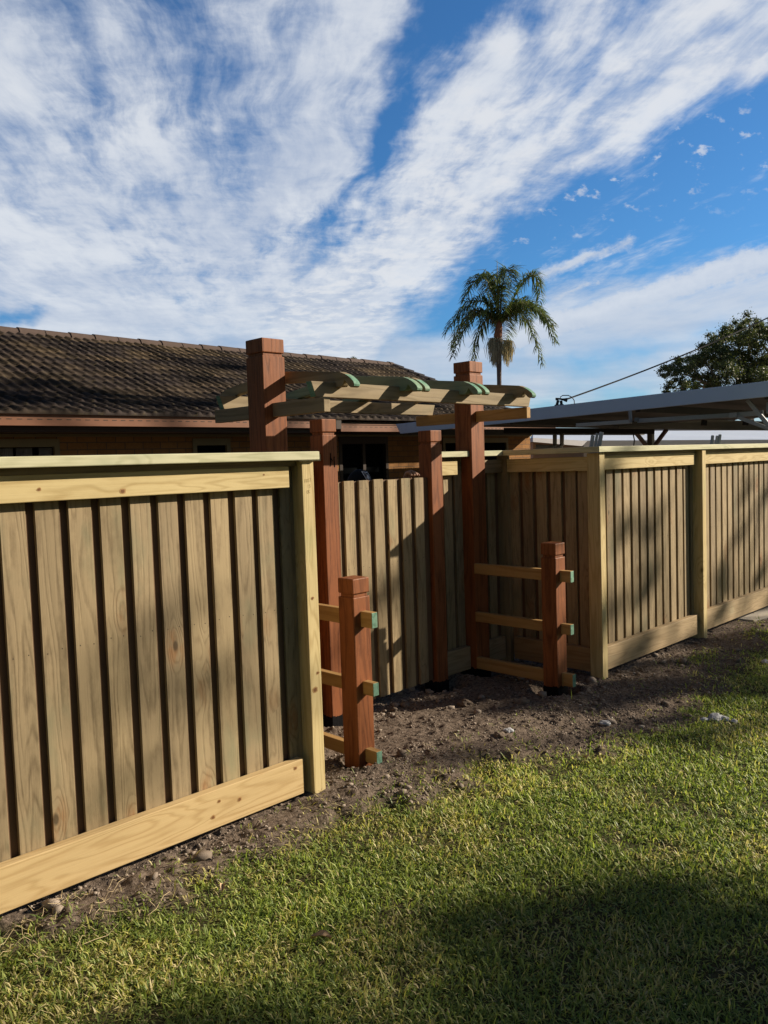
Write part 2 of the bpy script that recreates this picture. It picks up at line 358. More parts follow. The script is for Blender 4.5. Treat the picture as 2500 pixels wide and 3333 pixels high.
# edge between bare soil and lawn, along the fence: soil lies on the far side (+Y)
EDX = np.array([-30, 0.2, 0.96, 1.33, 1.71, 2.0, 2.47, 2.87, 3.37, 3.74, 4.1, 4.45, 4.9, 5.35, 5.75, 6.3, 6.95, 7.6, 8.6, 40.])
EDY = np.array([2.9, 2.88, 2.84, 2.66, 2.66, 2.66, 2.60, 2.60, 2.50, 2.36, 2.22, 2.14, 2.17, 2.22, 2.42, 2.45, 2.50, 2.72, 2.85, 2.9])
def soil_mask(x, y):
    """1 = soil, 0 = lawn"""
    e = np.interp(x, EDX, EDY)
    e = e+(fbm(x*3.1, y*3.1, 4, 5)-0.5)*0.46+(fbm(x*11, y*11, 3, 9)-0.5)*0.22
    return sst(y-e, -0.12, 0.10)
HOLES = [(4.21, 3.74, 0.17), (4.70, 3.79, 0.18), (4.60, 3.03, 0.14), (2.79, 3.05, 0.10), (3.23, 3.76, 0.15), (2.76, 3.68, 0.16)]
def ground_h(x, y):
    s = soil_mask(x, y)
    inyard = sst(y, 2.2, 2.9)
    h = s*(0.018+0.022*inyard)+0.02*(fbm(x*0.7, y*0.7, 3, 3)-0.5)
    near = (np.abs(x-4) < 6) & (np.abs(y-2) < 4)
    cl = fbm(x*9, y*9, 4, 21, 0.6)
    h = h+s*((cl-0.5)*0.030+np.maximum(fbm(x*26, y*26, 3, 31)-0.55, 0)*0.05)
    h = h+(1-s)*(fbm(x*6, y*6, 3, 41)-0.5)*0.012
    # a low spoil heap in front of the left trellis
    h = h+0.03*np.exp(-((x-3.3)**2/0.5+(y-2.75)**2/0.06))*s+0.025*np.exp(-((x-2.6)**2/0.1+(y-2.95)**2/0.05))
    for hx, hy, r in HOLES:
        d = np.hypot(x-hx, y-hy); h = h-0.10*np.exp(-(d/r)**4)+0.018*np.exp(-((d-r*1.35)/(r*0.35))**2)
    return h
def axis_pts(segs):
    out = []
    for a, b, st in segs: out.append(np.arange(a, b, st))
    out.append([segs[-1][1]]); return np.unique(np.round(np.concatenate(out), 5))
def build_ground():
    xs = axis_pts([(-900, -100, 100), (-100, -10, 10), (-10, -1, 1), (-1, 0.5, 0.1), (0.5, 7.0, 0.0125), (7.0, 9.5, 0.03), (9.5, 14, 0.3), (14, 100, 8), (100, 900, 100)])
    ys = axis_pts([(-900, -100, 100), (-100, -10, 10), (-10, -1, 1), (-1, 0.4, 0.1), (0.4, 2.0, 0.03), (2.0, 4.1, 0.0125), (4.1, 5, 0.1), (5, 14, 0.5), (14, 100, 8), (100, 900, 100)])
    X, Y = np.meshgrid(xs, ys); nx, ny = len(xs), len(ys)
    m = (np.abs(X-4) < 9) & (np.abs(Y-2) < 4)
    Z = np.zeros_like(X); Z[m] = ground_h(X[m], Y[m])
    S = np.zeros_like(X); S[m] = soil_mask(X[m], Y[m]); S[(Y > 3.3)] = 1
    v = np.stack([X.ravel(), Y.ravel(), Z.ravel()], 1)
    i = np.arange(nx*ny).reshape(ny, nx)
    f = np.stack([i[:-1, :-1].ravel(), i[:-1, 1:].ravel(), i[1:, 1:].ravel(), i[1:, :-1].ravel()], 1)
    m_, t, b = base_mat('soil_and_lawn', 0.95, 0.1)
    at = t.node('ShaderNodeVertexColor'); at.layer_name = 'tint'
    s = t.sep(at.outputs[0])[0]
    g = t.node('ShaderNodeNewGeometry'); P = g.outputs['Position']
    n1 = t.noise(P, 3.0, 6, 0.6); n2 = t.noise(P, 45, 5, 0.7); n3 = t.noise(P, 160, 4, 0.7)
    soil = t.mix(n1, (0.105, 0.080, 0.060), (0.205, 0.160, 0.122))
    soil = t.mix(t.ss(n2, 0.45, 0.75), soil, (0.25, 0.20, 0.165))
    soil = t.mix(t.ss(n2, 0.52, 0.35), soil, (0.055, 0.043, 0.037))
    lawn = t.mix(n2, (0.035, 0.038, 0.016), (0.11, 0.092, 0.048))
    t.put(b.inputs['Base Color'], t.mix(s, lawn, soil))
    bump(t, b, t.m('ADD', n2, t.m('MULTIPLY', n3, 0.5)), 0.9, 0.012)
    o = fast_mesh('ground', v, f, m_, np.stack([S.ravel()]*3, 1), smooth=True)
    tag(o, kind='structure')
build_ground()

# ------------------------------------------------------------------ timber fences
CAPZ0, CAPZ1 = 1.645, 1.685
def pickets(x0, xs, w, yf, z0, z1, ax='x', th=0.016, back=True, lim=None):
    """front boards at xs and back boards closing the gaps; yf = front plane"""
    mb = MB(); rr = random.Random(int(abs(x0*100))+3)
    for i, x in enumerate(xs):
        a, b2 = x, x+w+rr.uniform(-0.002, 0.002); dz = rr.uniform(-0.004, 0.004); dy = rr.uniform(-0.001, 0.002)
        if ax == 'x':
            mb.box(a, b2, yf+dy, yf+dy+th, z0, z1+dz)
            for nz_ in (z1-0.045, z0+0.86):
                for nx_ in (a+0.018, b2-0.018):
                    q = nz_+rr.uniform(-0.008, 0.008); mb.box(nx_-0.0028, nx_+0.0028, yf+dy-0.0008, yf+dy+0.002, q-0.0028, q+0.0028, 1)
        else: mb.box(yf+dy, yf+dy+th, a, b2, z0, z1+dz)
    return mb
def back_boards(xs, yf, z0, z1, ax='x'):
    mb = MB()
    for a, b2 in xs:
        if ax == 'x': mb.box(a, b2, yf, yf+0.015, z0, z1)
        else: mb.box(yf, yf+0.015, a, b2, z0, z1)
    return mb

# left fence -------------------------------------------------------
FL = thing('picket_fence', 'picket fence in the left foreground with an orange pine board along its foot', 'fence', (2.4, 3.0, 0))
px0 = 2.305
xs = [px0-0.125*k for k in range(27)]
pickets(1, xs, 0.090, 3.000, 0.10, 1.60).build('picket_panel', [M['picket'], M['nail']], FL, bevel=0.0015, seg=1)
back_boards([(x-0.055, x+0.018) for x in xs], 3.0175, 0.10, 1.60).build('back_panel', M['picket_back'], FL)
MB().box(-1.1, 2.332, 2.958, 2.998, 1.521, 1.619).build('top_rail', M['pinex'], FL, bevel=0.003)
MB().box(-1.1, 2.38, 3.036, 3.075, 1.50, 1.64).build('back_rail', M['treatedx'], FL)
MB().box(-1.1, 2.40, 2.965, 2.999, 1.6205, 1.6445).build('packing_rail', M['treatedx'], FL)
MB().box(-1.1, 2.470, 2.898, 3.075, CAPZ0, CAPZ1).build('cap_rail', M['capx'], FL, bevel=0.004)
MB().box(-1.1, 2.345, 2.953, 2.998, 0.072, 0.238).build('plinth_board', M['base_board'], FL, bevel=0.003)
lp = MB().box(2.382, 2.452, 2.925, 3.070, -0.08, 1.640).build('end_post', M['pinez'], FL, bevel=0.003)
MB().box(2.36, 2.381, 2.999, 3.07, -0.05, 1.640).build('cleat', M['treatedz'], FL)
# pencilled note on the post
pm = plain('pencil', (0.45, 0.35, 0.17), 0.9)
def strokes(o, name, lines, orig, sx, sz, y, r, mat):
    mb = MB()
    for ln in lines:
        pts = [(orig[0]+p[0]*sx, y, orig[1]+p[1]*sz) for p in ln]
        for a, b2 in zip(pts[:-1], pts[1:]): mb.bar(a, b2, r, 0.0006, up=(0, 1, 0))
    return mb.build(name, mat, o)
letters = {'P': [[(0, 0), (0, 1), (.6, .95), (.6, .55), (0, .5)]], 'O': [[(.3, 0), (0, .3), (0, .7), (.3, 1), (.6, .7), (.6, .3), (.3, 0)]],
           'S': [[(.6, .85), (.3, 1), (0, .75), (.55, .35), (.3, 0), (0, .15)]], 'T': [[(0, 1), (.7, 1)], [(.35, 1), (.35, 0)]],
           'I': [[(.2, 0), (.2, 1)]], 'K': [[(0, 0), (0, 1)], [(.6, 1), (0, .45), (.6, 0)]]}
ln = []
for word, ox, oz in (('POST', 0, 0), ('IS', 1.3, -1.6), ('OK', 0.9, -3.2)):
    for i, ch in enumerate(word):
        ln += [[(p[0]+ox+i*0.85, p[1]+oz+i*0.1) for p in s_] for s_ in letters[ch]]
strokes(lp, 'pencil_note', ln, (2.397, 1.540), 0.012, 0.016, 2.9246, 0.0018, pm)

def knot(parent, px, py, Y, r):
    p = at_y(px, py, Y); k = 9; rr = random.Random(int(px)); pts = []
    for i in range(k):
        t = 2*math.pi*i/k; q = r*rr.uniform(0.8, 1.15); pts.append((p[0]+q*1.15*math.cos(t), p[2]+q*math.sin(t)))
    ring = [(p[0]+(a-p[0])*1.7, p[2]+(b2-p[2])*1.6) for a, b2 in pts]
    o = MB().prism(ring, 'y', Y-0.0006, Y+0.001).prism(pts, 'y', Y-0.0011, Y+0.001, 1).build('knot', [M['knotring'], M['knotcore']], parent)
M['knotring'] = plain('knot_ring', (0.36, 0.22, 0.09), 0.7, nscale=300, namp=0.3); M['knotcore'] = plain('knot_core', (0.16, 0.075, 0.028), 0.7, nscale=300, namp=0.4)
for o_ in list(FL.children):
    if o_.name.startswith('plinth_board'): board = o_
    if o_.name.startswith('top_rail'): rail = o_
for a in ((961, 2501, 0.0065), (780, 2602, 0.0065), (713, 2608, 0.0055), (693, 2661, 0.0070)): knot(board, a[0], a[1], 2.953, a[2])
for a in ((127, 1593, 0.0050), (399, 1599, 0.0085), (859, 1545, 0.003)): knot(rail, a[0], a[1], 2.958, a[2])
for a in ((1017, 1947, 0.0055), (1034, 2190, 0.0055), (1026, 2245, 0.010)): knot(lp, a[0], a[1], 2.925, a[2])

# left return and the short infill panel beside the pergola
FI = thing('picket_panel_fence', 'short picket panel between tall left pergola post and left gate post', 'fence', (2.9, 3.77, 0))
pickets(3, [2.45, 2.575, 2.87, 2.995], 0.09, 3.80, 0.10, 1.60).build('picket_panel', [M['picket'], M['nail']], FI)
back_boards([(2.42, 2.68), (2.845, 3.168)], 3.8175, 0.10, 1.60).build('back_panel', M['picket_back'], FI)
MB().box(2.844, 3.10, 3.758, 3.798, 1.515, 1.612).build('top_rail', M['treatedx'], FI, bevel=0.003)
MB().box(2.844, 3.168, 3.705, 3.86, CAPZ0, CAPZ1).build('cap_rail', M['capx'], FI, bevel=0.003)
MB().box(2.844, 3.12, 3.755, 3.798, 0.08, 0.25).build('plinth_board', M['base_boardg'], FI, bevel=0.003)
MB().box(2.40, 2.44, 3.08, 3.85, 0.1, 1.6).build('side_panel', M['picket_back'], FI)

# main right fence ---------------------------------------------------
FR = thing('picket_fence', 'lapped timber picket fence to the right of the gate, dappled with tree shade', 'fence', (6.7, 3.0, 0))
xr = [5.128+0.1255*k for k in range(13)]
xr2 = [6.775+0.1262*k for k in range(0, 40)]
pickets(7, xr+xr2, 0.090, 3.000, 0.10, 1.60).build('picket_panel', [M['picket'], M['nail']], FR, bevel=0.0015, seg=1)
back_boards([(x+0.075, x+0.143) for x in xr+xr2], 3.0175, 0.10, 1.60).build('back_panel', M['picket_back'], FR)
MB().box(5.106, 6.625, 2.958, 2.998, 1.519, 1.617).build('top_rail', M['pinex'], FR, bevel=0.003)
MB().box(6.745, 11.8, 2.958, 2.998, 1.519, 1.617).build('top_rail', M['pinex'], FR, bevel=0.003)
MB().box(5.106, 6.640, 2.950, 2.998, 0.085, 0.252).build('plinth_board', M['base_boardg'], FR, bevel=0.003)
MB().box(6.745, 11.8, 2.950, 2.998, 0.09, 0.262).build('plinth_board', M['base_boardg'], FR, bevel=0.003)
MB().prism([(4.990, 2.900), (11.8, 2.900), (11.8, 3.075), (5.167, 3.075)], 'z', CAPZ0, CAPZ1).build('cap_rail', M['capx'], FR, bevel=0.003)
MB().box(5.18, 11.8, 2.965, 2.999, 1.618, 1.6445).build('packing_rail', M['treatedx'], FR)
MB().box(5.035, 5.105, 2.925, 3.025, -0.08, 1.640).build('corner_post', M['pinez'], FR, bevel=0.003)
MB().box(6.672, 6.742, 2.915, 3.075, -0.08, 1.640).build('post', M['pinez'], FR, bevel=0.003)
MB().box(9.10, 9.17, 2.915, 3.075, -0.08, 1.640).build('post', M['pinez'], FR, bevel=0.003)

# return panel from the corner post back to the pergola ---------------
FT = thing('picket_fence_return', 'shaded picket panel running back from the corner post, behind the right trellis', 'fence', (5.1, 3.4, 0))
mb = MB()
for a, b2 in ((3.045, 3.130), (3.150, 3.238), (3.272, 3.362), (3.398, 3.488), (3.522, 3.612), (3.648, 3.738)): mb.box(5.085, 5.101, a, b2, 0.10, 1.60)
mb.build('picket_panel', [M['picket'], M['nail']], FT)
MB().box(5.1025, 5.118, 3.03, 3.80, 0.10, 1.60).build('back_panel', M['picket_back'], FT)
MB().box(5.045, 5.0835, 3.027, 3.725, 1.517, 1.617).build('top_rail', M['piney'], FT, bevel=0.003)
MB().box(5.040, 5.0835, 3.027, 3.690, 0.080, 0.250).build('plinth_board', M['base_boardy'], FT, bevel=0.003)
MB().prism([(4.990, 2.9025), (4.990, 3.718), (5.17, 3.898), (5.17, 3.0795)], 'z', CAPZ0, CAPZ1).build('cap_rail', M['capy'], FT, bevel=0.003)

# infill panel, right side -------------------------------------------
MB().box(5.042, 5.0835, 3.727, 3.815, 0.0, 1.644).build('inner_post', M['treatedz'], FT)
FJ = thing('picket_panel_fence', 'short picket panel between right gate post and tall right pergola post', 'fence', (4.45, 3.77, 0))
pickets(5, [4.262, 4.387, 4.512, 4.77, 4.895], 0.09, 3.80, 0.10, 1.60).build('picket_panel', [M['picket'], M['nail']], FJ)
back_boards([(4.253, 5.08)], 3.8175, 0.10, 1.60).build('back_panel', M['picket_back'], FJ)
MB().box(4.254, 4.500, 3.758, 3.798, 1.517, 1.617).build('top_rail', M['pinex'], FJ, bevel=0.003)
MB().box(4.254, 4.592, 3.800, 3.815, 1.52, 1.64).build('packing_rail', M['treatedx'], FJ)
MB().box(4.750, 5.035, 3.758, 3.798, 1.517, 1.617).build('top_rail', M['treatedx'], FJ, bevel=0.003)
MB().box(4.254, 4.591, 3.718, 3.86, CAPZ0, CAPZ1).build('cap_rail', M['capx'], FJ, bevel=0.003)
MB().prism([(4.750, 3.720), (4.988, 3.720), (5.166, 3.898), (4.750, 3.898)], 'z', CAPZ0, CAPZ1).build('cap_rail', M['capx'], FJ, bevel=0.003)
MB().box(4.254, 4.590, 3.755, 3.798, 0.080, 0.250).build('plinth_board', M['base_boardg'], FJ, bevel=0.003)
MB().box(4.750, 5.020, 3.755, 3.798, 0.080, 0.250).build('plinth_board', M['base_boardg'], FJ, bevel=0.003)

# ------------------------------------------------------------------ hardwood posts
def post_parts(parent, x0, y0, w, zb, top, name='post_shaft', black=True):
    """square hardwood post with a routed groove under its head; (x0,y0) is its front left corner"""
    x1, y1 = x0+w, y0+w; g = 0.009
    MB().box(x0, x1, y0, y1, zb, top-0.096).build(name, M['redz'], parent, bevel=0.004)
    h = MB().box(x0+g, x1-g, y0+g, y1-g, top-0.10, top-0.074)
    h.box(x0, x1, y0, y1, top-0.078, top).build('post_head', M['redz'], parent, bevel=0.005)
    if black:  # flat black skirt with a ragged upper edge below the red shaft
        rr = random.Random(int(x0*1000)); mb = MB(); n = 12; pts = []
        for i in range(n*4):
            s_, k = divmod(i, n); t = k/n
            c = [(x0+t*w, y0), (x1, y0+t*w), (x1-t*w, y1), (x0, y1-t*w)][s_]; pts.append(c)
        cx, cyy = x0+w/2, y0+w/2
        v = []; N = len(pts)
        for zz, sc in ((-0.12, 1.05), (zb-0.012, 1.04), (zb+0.004, 1.02)):
            for c in pts:
                dz = rr.uniform(-0.006, 0.012) if zz > 0 else 0
                v.append((cx+(c[0]-cx)*sc, cyy+(c[1]-cyy)*sc, zz+dz))
        f = [(r*N+i, r*N+(i+1) % N, (r+1)*N+(i+1) % N, (r+1)*N+i) for r in range(2) for i in range(N)]
        mb.add(v, f); mb.build('black_foot', M['flat_black'], parent)

GPL = thing('gate_post', 'red hardwood gate post on the hinge side, left of the gate, marked by a knot', 'gate post', (3.227, 3.75, 0), 'red hardwood gate posts')
post_parts(GPL, 3.170, 3.690, 0.115, 0.075, 1.895)
kn = MB()
for a, b2 in (((3.232, 1.690), (3.228, 1.610)), ((3.228, 1.664), (3.240, 1.650)), ((3.240, 1.650), (3.246, 1.640)), ((3.262, 1.668), (3.258, 1.655)), ((3.258, 1.655), (3.262, 1.605)), ((3.228, 1.64), (3.236, 1.636))):
    kn.bar((a[0]-0.002, 3.6885, a[1]), (b2[0]-0.002, 3.6885, b2[1]), 0.006, 0.002, up=(0, 1, 0))
kn.build('scorch_mark', M['flat_black'], GPL)
GPR = thing('gate_post', 'red hardwood gate post on the latch side, between gate and tall right pergola post', 'gate post', (4.19, 3.74, 0), 'red hardwood gate posts')
post_parts(GPR, 4.135, 3.685, 0.115, 0.080, 1.832)

# gate -----------------------------------------------------------------
GT = thing('picket_gate', 'closed timber picket gate of lapped boards hung between two red hardwood posts', 'gate', (3.7, 3.74, 0))
gx = [3.340+0.1275*k for k in range(6)]
mb = pickets(2, gx, 0.086, 3.700, 0.105, 1.513)
mb.box(3.292, 3.300, 3.70, 3.716, 0.105, 1.509)
mb.build('picket_panel', [M['picket'], M['nail']], GT, bevel=0.0015, seg=1)
bb = MB().box(3.290, 4.128, 3.7175, 3.733, 0.105, 1.511)
bb.build('back_panel', M['picket_back'], GT)
for z in (0.25, 1.35): MB().box(3.30, 4.12, 3.735, 3.775, z, z+0.09).build('gate_rail', M['treatedx'], GT)

# trellises --------------------------------------------------------------
def trellis(name, label, x0, y0, zb, top, rx, rungs, yback, black):
    T = thing(name, label, 'trellis', (x0+0.057, y0+0.057, 0), 'short post trellises flanking the gate')
    post_parts(T, x0, y0, 0.115, zb, top, black=black)
    for k, (z0, z1) in enumerate(rungs):
        a = y0-0.078-random.Random(k).uniform(-0.004, 0.006)
        MB().box(rx, rx+0.040, a, yback, z0, z1, [0, 0, 1, 0, 0, 0]).build('rung', [M['rung'], M['greenend']], T, bevel=0.003)
    return T
trellis('post_trellis', 'sunlit short red post with three pine rungs beside the left fence end', 2.740, 2.996, 0.045, 1.038, 2.786,
        ((0.788, 0.868), (0.438, 0.506), (0.083, 0.153)), 3.598, False)
trellis('post_trellis', 'shaded short red post with three pine rungs at the right of the gate recess', 4.535, 2.971, 0.080, 1.051, 4.583,
        ((0.792, 0.868), (0.441, 0.511), (0.092, 0.177)), 3.698, True)

# pergola ------------------------------------------------------------------
PG = thing('pergola', 'timber pergola over the gate with two tall red posts and curved green tipped rafters', 'pergola', (3.7, 3.7, 0))
post_parts(PG, 2.686, 3.600, 0.152, 0.06, 2.324, name='post')
post_parts(PG, 4.593, 3.699, 0.152, 0.080, 2.332, name='post')
MB().box(2.742, 2.785, 3.168, 4.172, 1.893, 1.970, [0]*6).build('bearer', M['treatedy'], PG, bevel=0.003)
MB().box(4.652, 4.695, 3.254, 4.292, 1.895, 1.972, [0]*6).build('bearer', M['rung'], PG, bevel=0.003)
def beam(yl, yr, xl, xr_, mats, mi):
    th = 0.043; z0, z1 = 1.974, 2.054; sl = 0.030
    v = [(xl+sl, yl, z0), (xr_-sl, yr, z0), (xr_-sl, yr+th, z0), (xl+sl, yl+th, z0), (xl, yl, z1), (xr_, yr, z1), (xr_, yr+th, z1), (xl, yl+th, z1)]
    MB().hexa(v, mi).build('beam', mats, PG, bevel=0.003)
beam(3.222, 3.256, 2.706, 4.712, [M['treatedx'], M['greenend']], [0, 0, 0, 0, 0, 1])
beam(4.120, 4.170, 2.746, 4.742, [M['treatedx'], M['greenend']], [0, 0, 0, 1, 0, 1])
half = [(3.73, 2.160), (3.60, 2.150), (3.432, 2.133), (3.30, 2.118), (3.203, 2.106), (3.163, 2.091), (3.140, 2.079), (3.118, 2.064), (3.100, 2.048), (3.093, 2.034), (3.097, 2.023), (3.108, 2.017), (3.122, 2.018),
        (3.136, 2.027), (3.150, 2.043), (3.166, 2.061), (3.174, 2.048), (3.183, 2.034), (3.195, 2.027), (3.248, 2.029), (3.256, 2.053), (3.300, 2.056), (3.305, 2.062), (3.46, 2.077), (3.73, 2.092)]
prof = half+[(7.46-p[0], p[1]) for p in half[::-1][1:-1]]
side = []
for i in range(len(prof)):
    a = prof[i]; b2 = prof[(i+1) % len(prof)]; ym = (a[0]+b2[0])/2
    zm = (a[1]+b2[1])/2; yy_ = min(ym, 7.46-ym); side.append(1 if (yy_ < 3.165 and zm > 2.045) or yy_ < 3.10 else 0)
for i, rx in enumerate((2.878, 3.374, 3.445, 3.915, 3.987, 4.498)):
    body = M['greenside'] if i in (1, 3) else M['treatedy']
    dy = (-0.012, 0.0, 0.004, 0.0, -0.004, 0.004)[i]
    tip = M['greenend']
    MB().prism([(p[0]+dy, p[1]) for p in prof], 'x', rx, rx+0.043, 0, side).build('rafter', [body, tip], PG, bevel=0.002)

# ------------------------------------------------------------------ lawn, gravel, litter
def stone_field():
    rng = np.random.default_rng(5); n = 70000
    x = rng.uniform(0.4, 8.6, n); y = rng.uniform(2.0, 4.6, n)
    dens = soil_mask(x, y)*(0.30+0.9*sst(fbm(x*2.2, y*2.2, 3, 77), 0.42, 0.62))
    dist = np.hypot(x, y)
    keep = rng.uniform(0, 1, n) < dens
    x, y, dist = x[keep], y[keep], dist[keep]; n = len(x)
    r = 0.0028+0.010*rng.power(0.28, n)**2.2*1.0
    r = 0.0034*np.exp(rng.normal(0, 0.52, n)); r = np.clip(r, 0.0018, 0.024); big = rng.uniform(0, 1, n) > 0.9975; r[big] = rng.uniform(0.018, 0.034, big.sum())
    ic = bmesh.new(); bmesh.ops.create_icosphere(ic, subdivisions=1, radius=1.0)
    bv = np.array([v.co[:] for v in ic.verts]); bf = np.array([[v.index for v in f.verts] for f in ic.faces]); ic.free()
    # angular variants
    var = [bv*(1+rng.uniform(-0.32, 0.32, (len(bv), 1))) for _ in range(14)]
    vi = rng.integers(0, 14, n); V = np.stack(var)[vi]
    sc = np.stack([rng.uniform(0.7, 1.5, n), rng.uniform(0.7, 1.3, n), rng.uniform(0.45, 0.9, n)], 1)
    V = V*sc[:, None, :]*r[:, None, None]
    a = rng.uniform(0, 6.283, n); c, s = np.cos(a), np.sin(a)
    Vx = V[..., 0]*c[:, None]-V[..., 1]*s[:, None]; Vy = V[..., 0]*s[:, None]+V[..., 1]*c[:, None]
    z = ground_h(x, y)
    V = np.stack([Vx+x[:, None], Vy+y[:, None], V[..., 2]+z[:, None]+r[:, None]*0.25], 2).reshape(-1, 3)
    F = (bf[None]+np.arange(n)[:, None, None]*len(bv)).reshape(-1, 3)
    k = rng.uniform(0, 1, n)
    col = np.array([0.13, 0.105, 0.085])*(1-k[:, None])+np.array([0.33, 0.275, 0.225])*k[:, None]
    pale = rng.uniform(0, 1, n) > 0.955; col[pale] = np.array([0.38, 0.34, 0.29])*rng.uniform(0.7, 1.1, (pale.sum(), 1))
    C = np.repeat(col, len(bv), 0)
    m_, t, b = base_mat('clods_and_stones', 0.92, 0.15)
    at = t.node('ShaderNodeVertexColor'); at.layer_name = 'tint'
    g = t.node('ShaderNodeNewGeometry'); n2 = t.noise(g.outputs['Position'], 260, 4, 0.7)
    kk = t.m('MULTIPLY_ADD', n2, 0.9, 0.55)
    t.put(b.inputs['Base Color'], t.mix(1.0, at.outputs[0], t.comb(kk, kk, kk), 'MULTIPLY')); bump(t, b, n2, 0.6, 0.003)
    o = fast_mesh('gravel', V, F, m_, C, smooth=False); tag(o, kind='stuff')
stone_field()

def leafmat(name, rough=0.55, trans=0.35, attr='tint'):
    m_, t, b = base_mat(name, rough, 0.35)
    at = t.node('ShaderNodeVertexColor'); at.layer_name = attr
    t.put(b.inputs['Base Color'], at.outputs[0])
    tr = t.node('ShaderNodeBsdfTranslucent'); t.put(tr.inputs[0], t.mix(1.0, at.outputs[0], (1.25, 1.35, 0.7), 'MULTIPLY'))
    mx_ = t.node('ShaderNodeMixShader'); mx_.inputs[0].default_value = trans
    t.l.new(b.outputs[0], mx_.inputs[1]); t.l.new(tr.outputs[0], mx_.inputs[2])
    t.l.new(mx_.outputs[0], t.n['Material Output'].inputs[0]); return m_
def grass_field():
    rng = np.random.default_rng(11); n = 720000
    # denser near the camera
    x = rng.uniform(0.3, 9.0, n); y = rng.uniform(0.1, 3.2, n)
    # sparser, wider blades over the rest of the verge
    n2 = 330000; x = np.concatenate([x, rng.uniform(-2.0, 12.0, n2)]); y = np.concatenate([y, rng.uniform(-1.9, 3.1, n2)]); extra = np.arange(n+n2) >= n; n = n+n2
    d = np.stack([x, y, np.full(n, -1.6)], 1); zc = np.maximum(d@FW, 0.05); u = (d@RT)/zc; v = (d@UP)/zc
    lim = 1.08
    vis = (np.abs(u*F_PX) < 1250*lim+40) & (v*F_PX > -1666*lim-60) & (v*F_PX < 200)
    vis = np.where(extra, ~vis, vis)
    dist = np.hypot(x, y)
    p = np.clip(2.9/dist, 0.18, 1.0)**1.25; p[extra] = 0.9
    s = soil_mask(x, y)
    thin = 1-0.62*sst(fbm(x*4.0+9, y*4.0, 3, 51), 0.50, 0.70)
    stray = 0.012*(fbm(x*3, y*3, 2, 61) > 0.58)
    patch = 0.45*sst(fbm(x*2.6+3, y*2.6, 3, 71), 0.58, 0.68)*sst(x, 5.0, 6.0)*(y > 2.2)*(y < 2.75)
    ed = np.interp(x, EDX, EDY); fringe = 0.22*np.exp(-np.maximum(y-ed, 0)/0.16)*(fbm(x*7, y*7, 3, 131) > 0.5)*(y < 2.95)
    stray = np.maximum(stray, fringe)
    pk = p*np.maximum(np.maximum((1-s)*thin, stray*(y < 2.95)), patch*s)
    keep = vis & (rng.uniform(0, 1, n) < pk)
    x, y, dist, s, extra = x[keep], y[keep], dist[keep], s[keep], extra[keep]; n = len(x)
    z = ground_h(x, y)
    L = rng.gamma(6, 0.0037, n)*(0.85+0.6*fbm(x*5, y*5, 2, 81)); L = np.clip(L, 0.012, 0.075)
    w = rng.uniform(0.0024, 0.0052, n)*(0.75+0.14*dist); w[extra] *= 1.7
    az = rng.uniform(0, 6.283, n)+0.8*(fbm(x*3, y*3, 2, 91)-0.5)
    lean = np.abs(rng.normal(0.95, 0.42, n)); lean2 = lean+np.abs(rng.normal(0.45, 0.35, n))
    dx, dy = np.cos(az), np.sin(az); sx, sy_ = -dy, dx
    b0 = np.stack([x, y, z], 1); side_ = np.stack([sx, sy_, np.zeros(n)], 1)
    tw = rng.uniform(-0.5, 0.5, n); side2 = side_+np.stack([np.zeros(n), np.zeros(n), tw], 1)
    m1 = b0+np.stack([dx*np.sin(lean), dy*np.sin(lean), np.cos(lean)], 1)*(L*0.55)[:, None]
    tip = m1+np.stack([dx*np.sin(lean2), dy*np.sin(lean2), np.cos(lean2)], 1)*(L*0.45)[:, None]
    V = np.stack([b0-side_*w[:, None]*0.4, b0+side_*w[:, None]*0.4, m1-side2*w[:, None]*0.5, m1+side2*w[:, None]*0.5, tip], 1)
    F = np.array([[0, 1, 3], [0, 3, 2], [2, 3, 4]])[None]+(np.arange(n)*5)[:, None, None]
    k = rng.uniform(0, 1, n)
    g1 = np.array([0.130, 0.205, 0.055]); g2 = np.array([0.430, 0.490, 0.135]); straw = np.array([0.68, 0.58, 0.34]); yel = np.array([0.55, 0.52, 0.15])
    col = g1+(g2-g1)*k[:, None]
    dryp = 0.10+0.42*sst(fbm(x*3.3+5, y*3.3, 3, 101), 0.48, 0.66)
    dry = rng.uniform(0, 1, n) < dryp
    col[dry] = (yel+(straw-yel)*rng.uniform(0, 1, (dry.sum(), 1)))
    blue = fbm(x*1.2, y*1.2, 2, 111)[:, None]; col = col*(0.85+0.35*blue)
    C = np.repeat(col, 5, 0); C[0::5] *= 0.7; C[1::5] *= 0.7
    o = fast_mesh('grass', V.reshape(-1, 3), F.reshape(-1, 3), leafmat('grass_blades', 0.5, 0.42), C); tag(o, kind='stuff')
    print('grass blades', n)
grass_field()
def straw_field():
    rng = np.random.default_rng(17); n = 260; mb = MB()
    for i in range(n):
        x = rng.uniform(0.6, 7.5); y = rng.uniform(0.6, 2.95)
        if i < 90: x = rng.uniform(0.7, 1.5); y = rng.uniform(2.62, 2.92)
        L = rng.uniform(0.02, 0.07) if rng.uniform() < 0.85 else rng.uniform(0.07, 0.16)
        a = rng.uniform(0, 6.28); h = float(ground_h(np.array([x]), np.array([y]))[0])+rng.uniform(0.012, 0.035)
        c = rng.uniform(-0.12, 0.12); pts = []
        for k in range(4):
            t = k/3-0.5; pts.append((x+math.cos(a+c*t)*L*t, y+math.sin(a+c*t)*L*t, h+0.012*math.sin(k*2+i)))
        mb.tube(pts, [0.0008, 0.0011, 0.0010, 0.0005], 4, False)
    o = mb.build('dry_straw', plain('straw', (0.50, 0.40, 0.24), 0.8)); tag(o, kind='stuff')
straw_field()
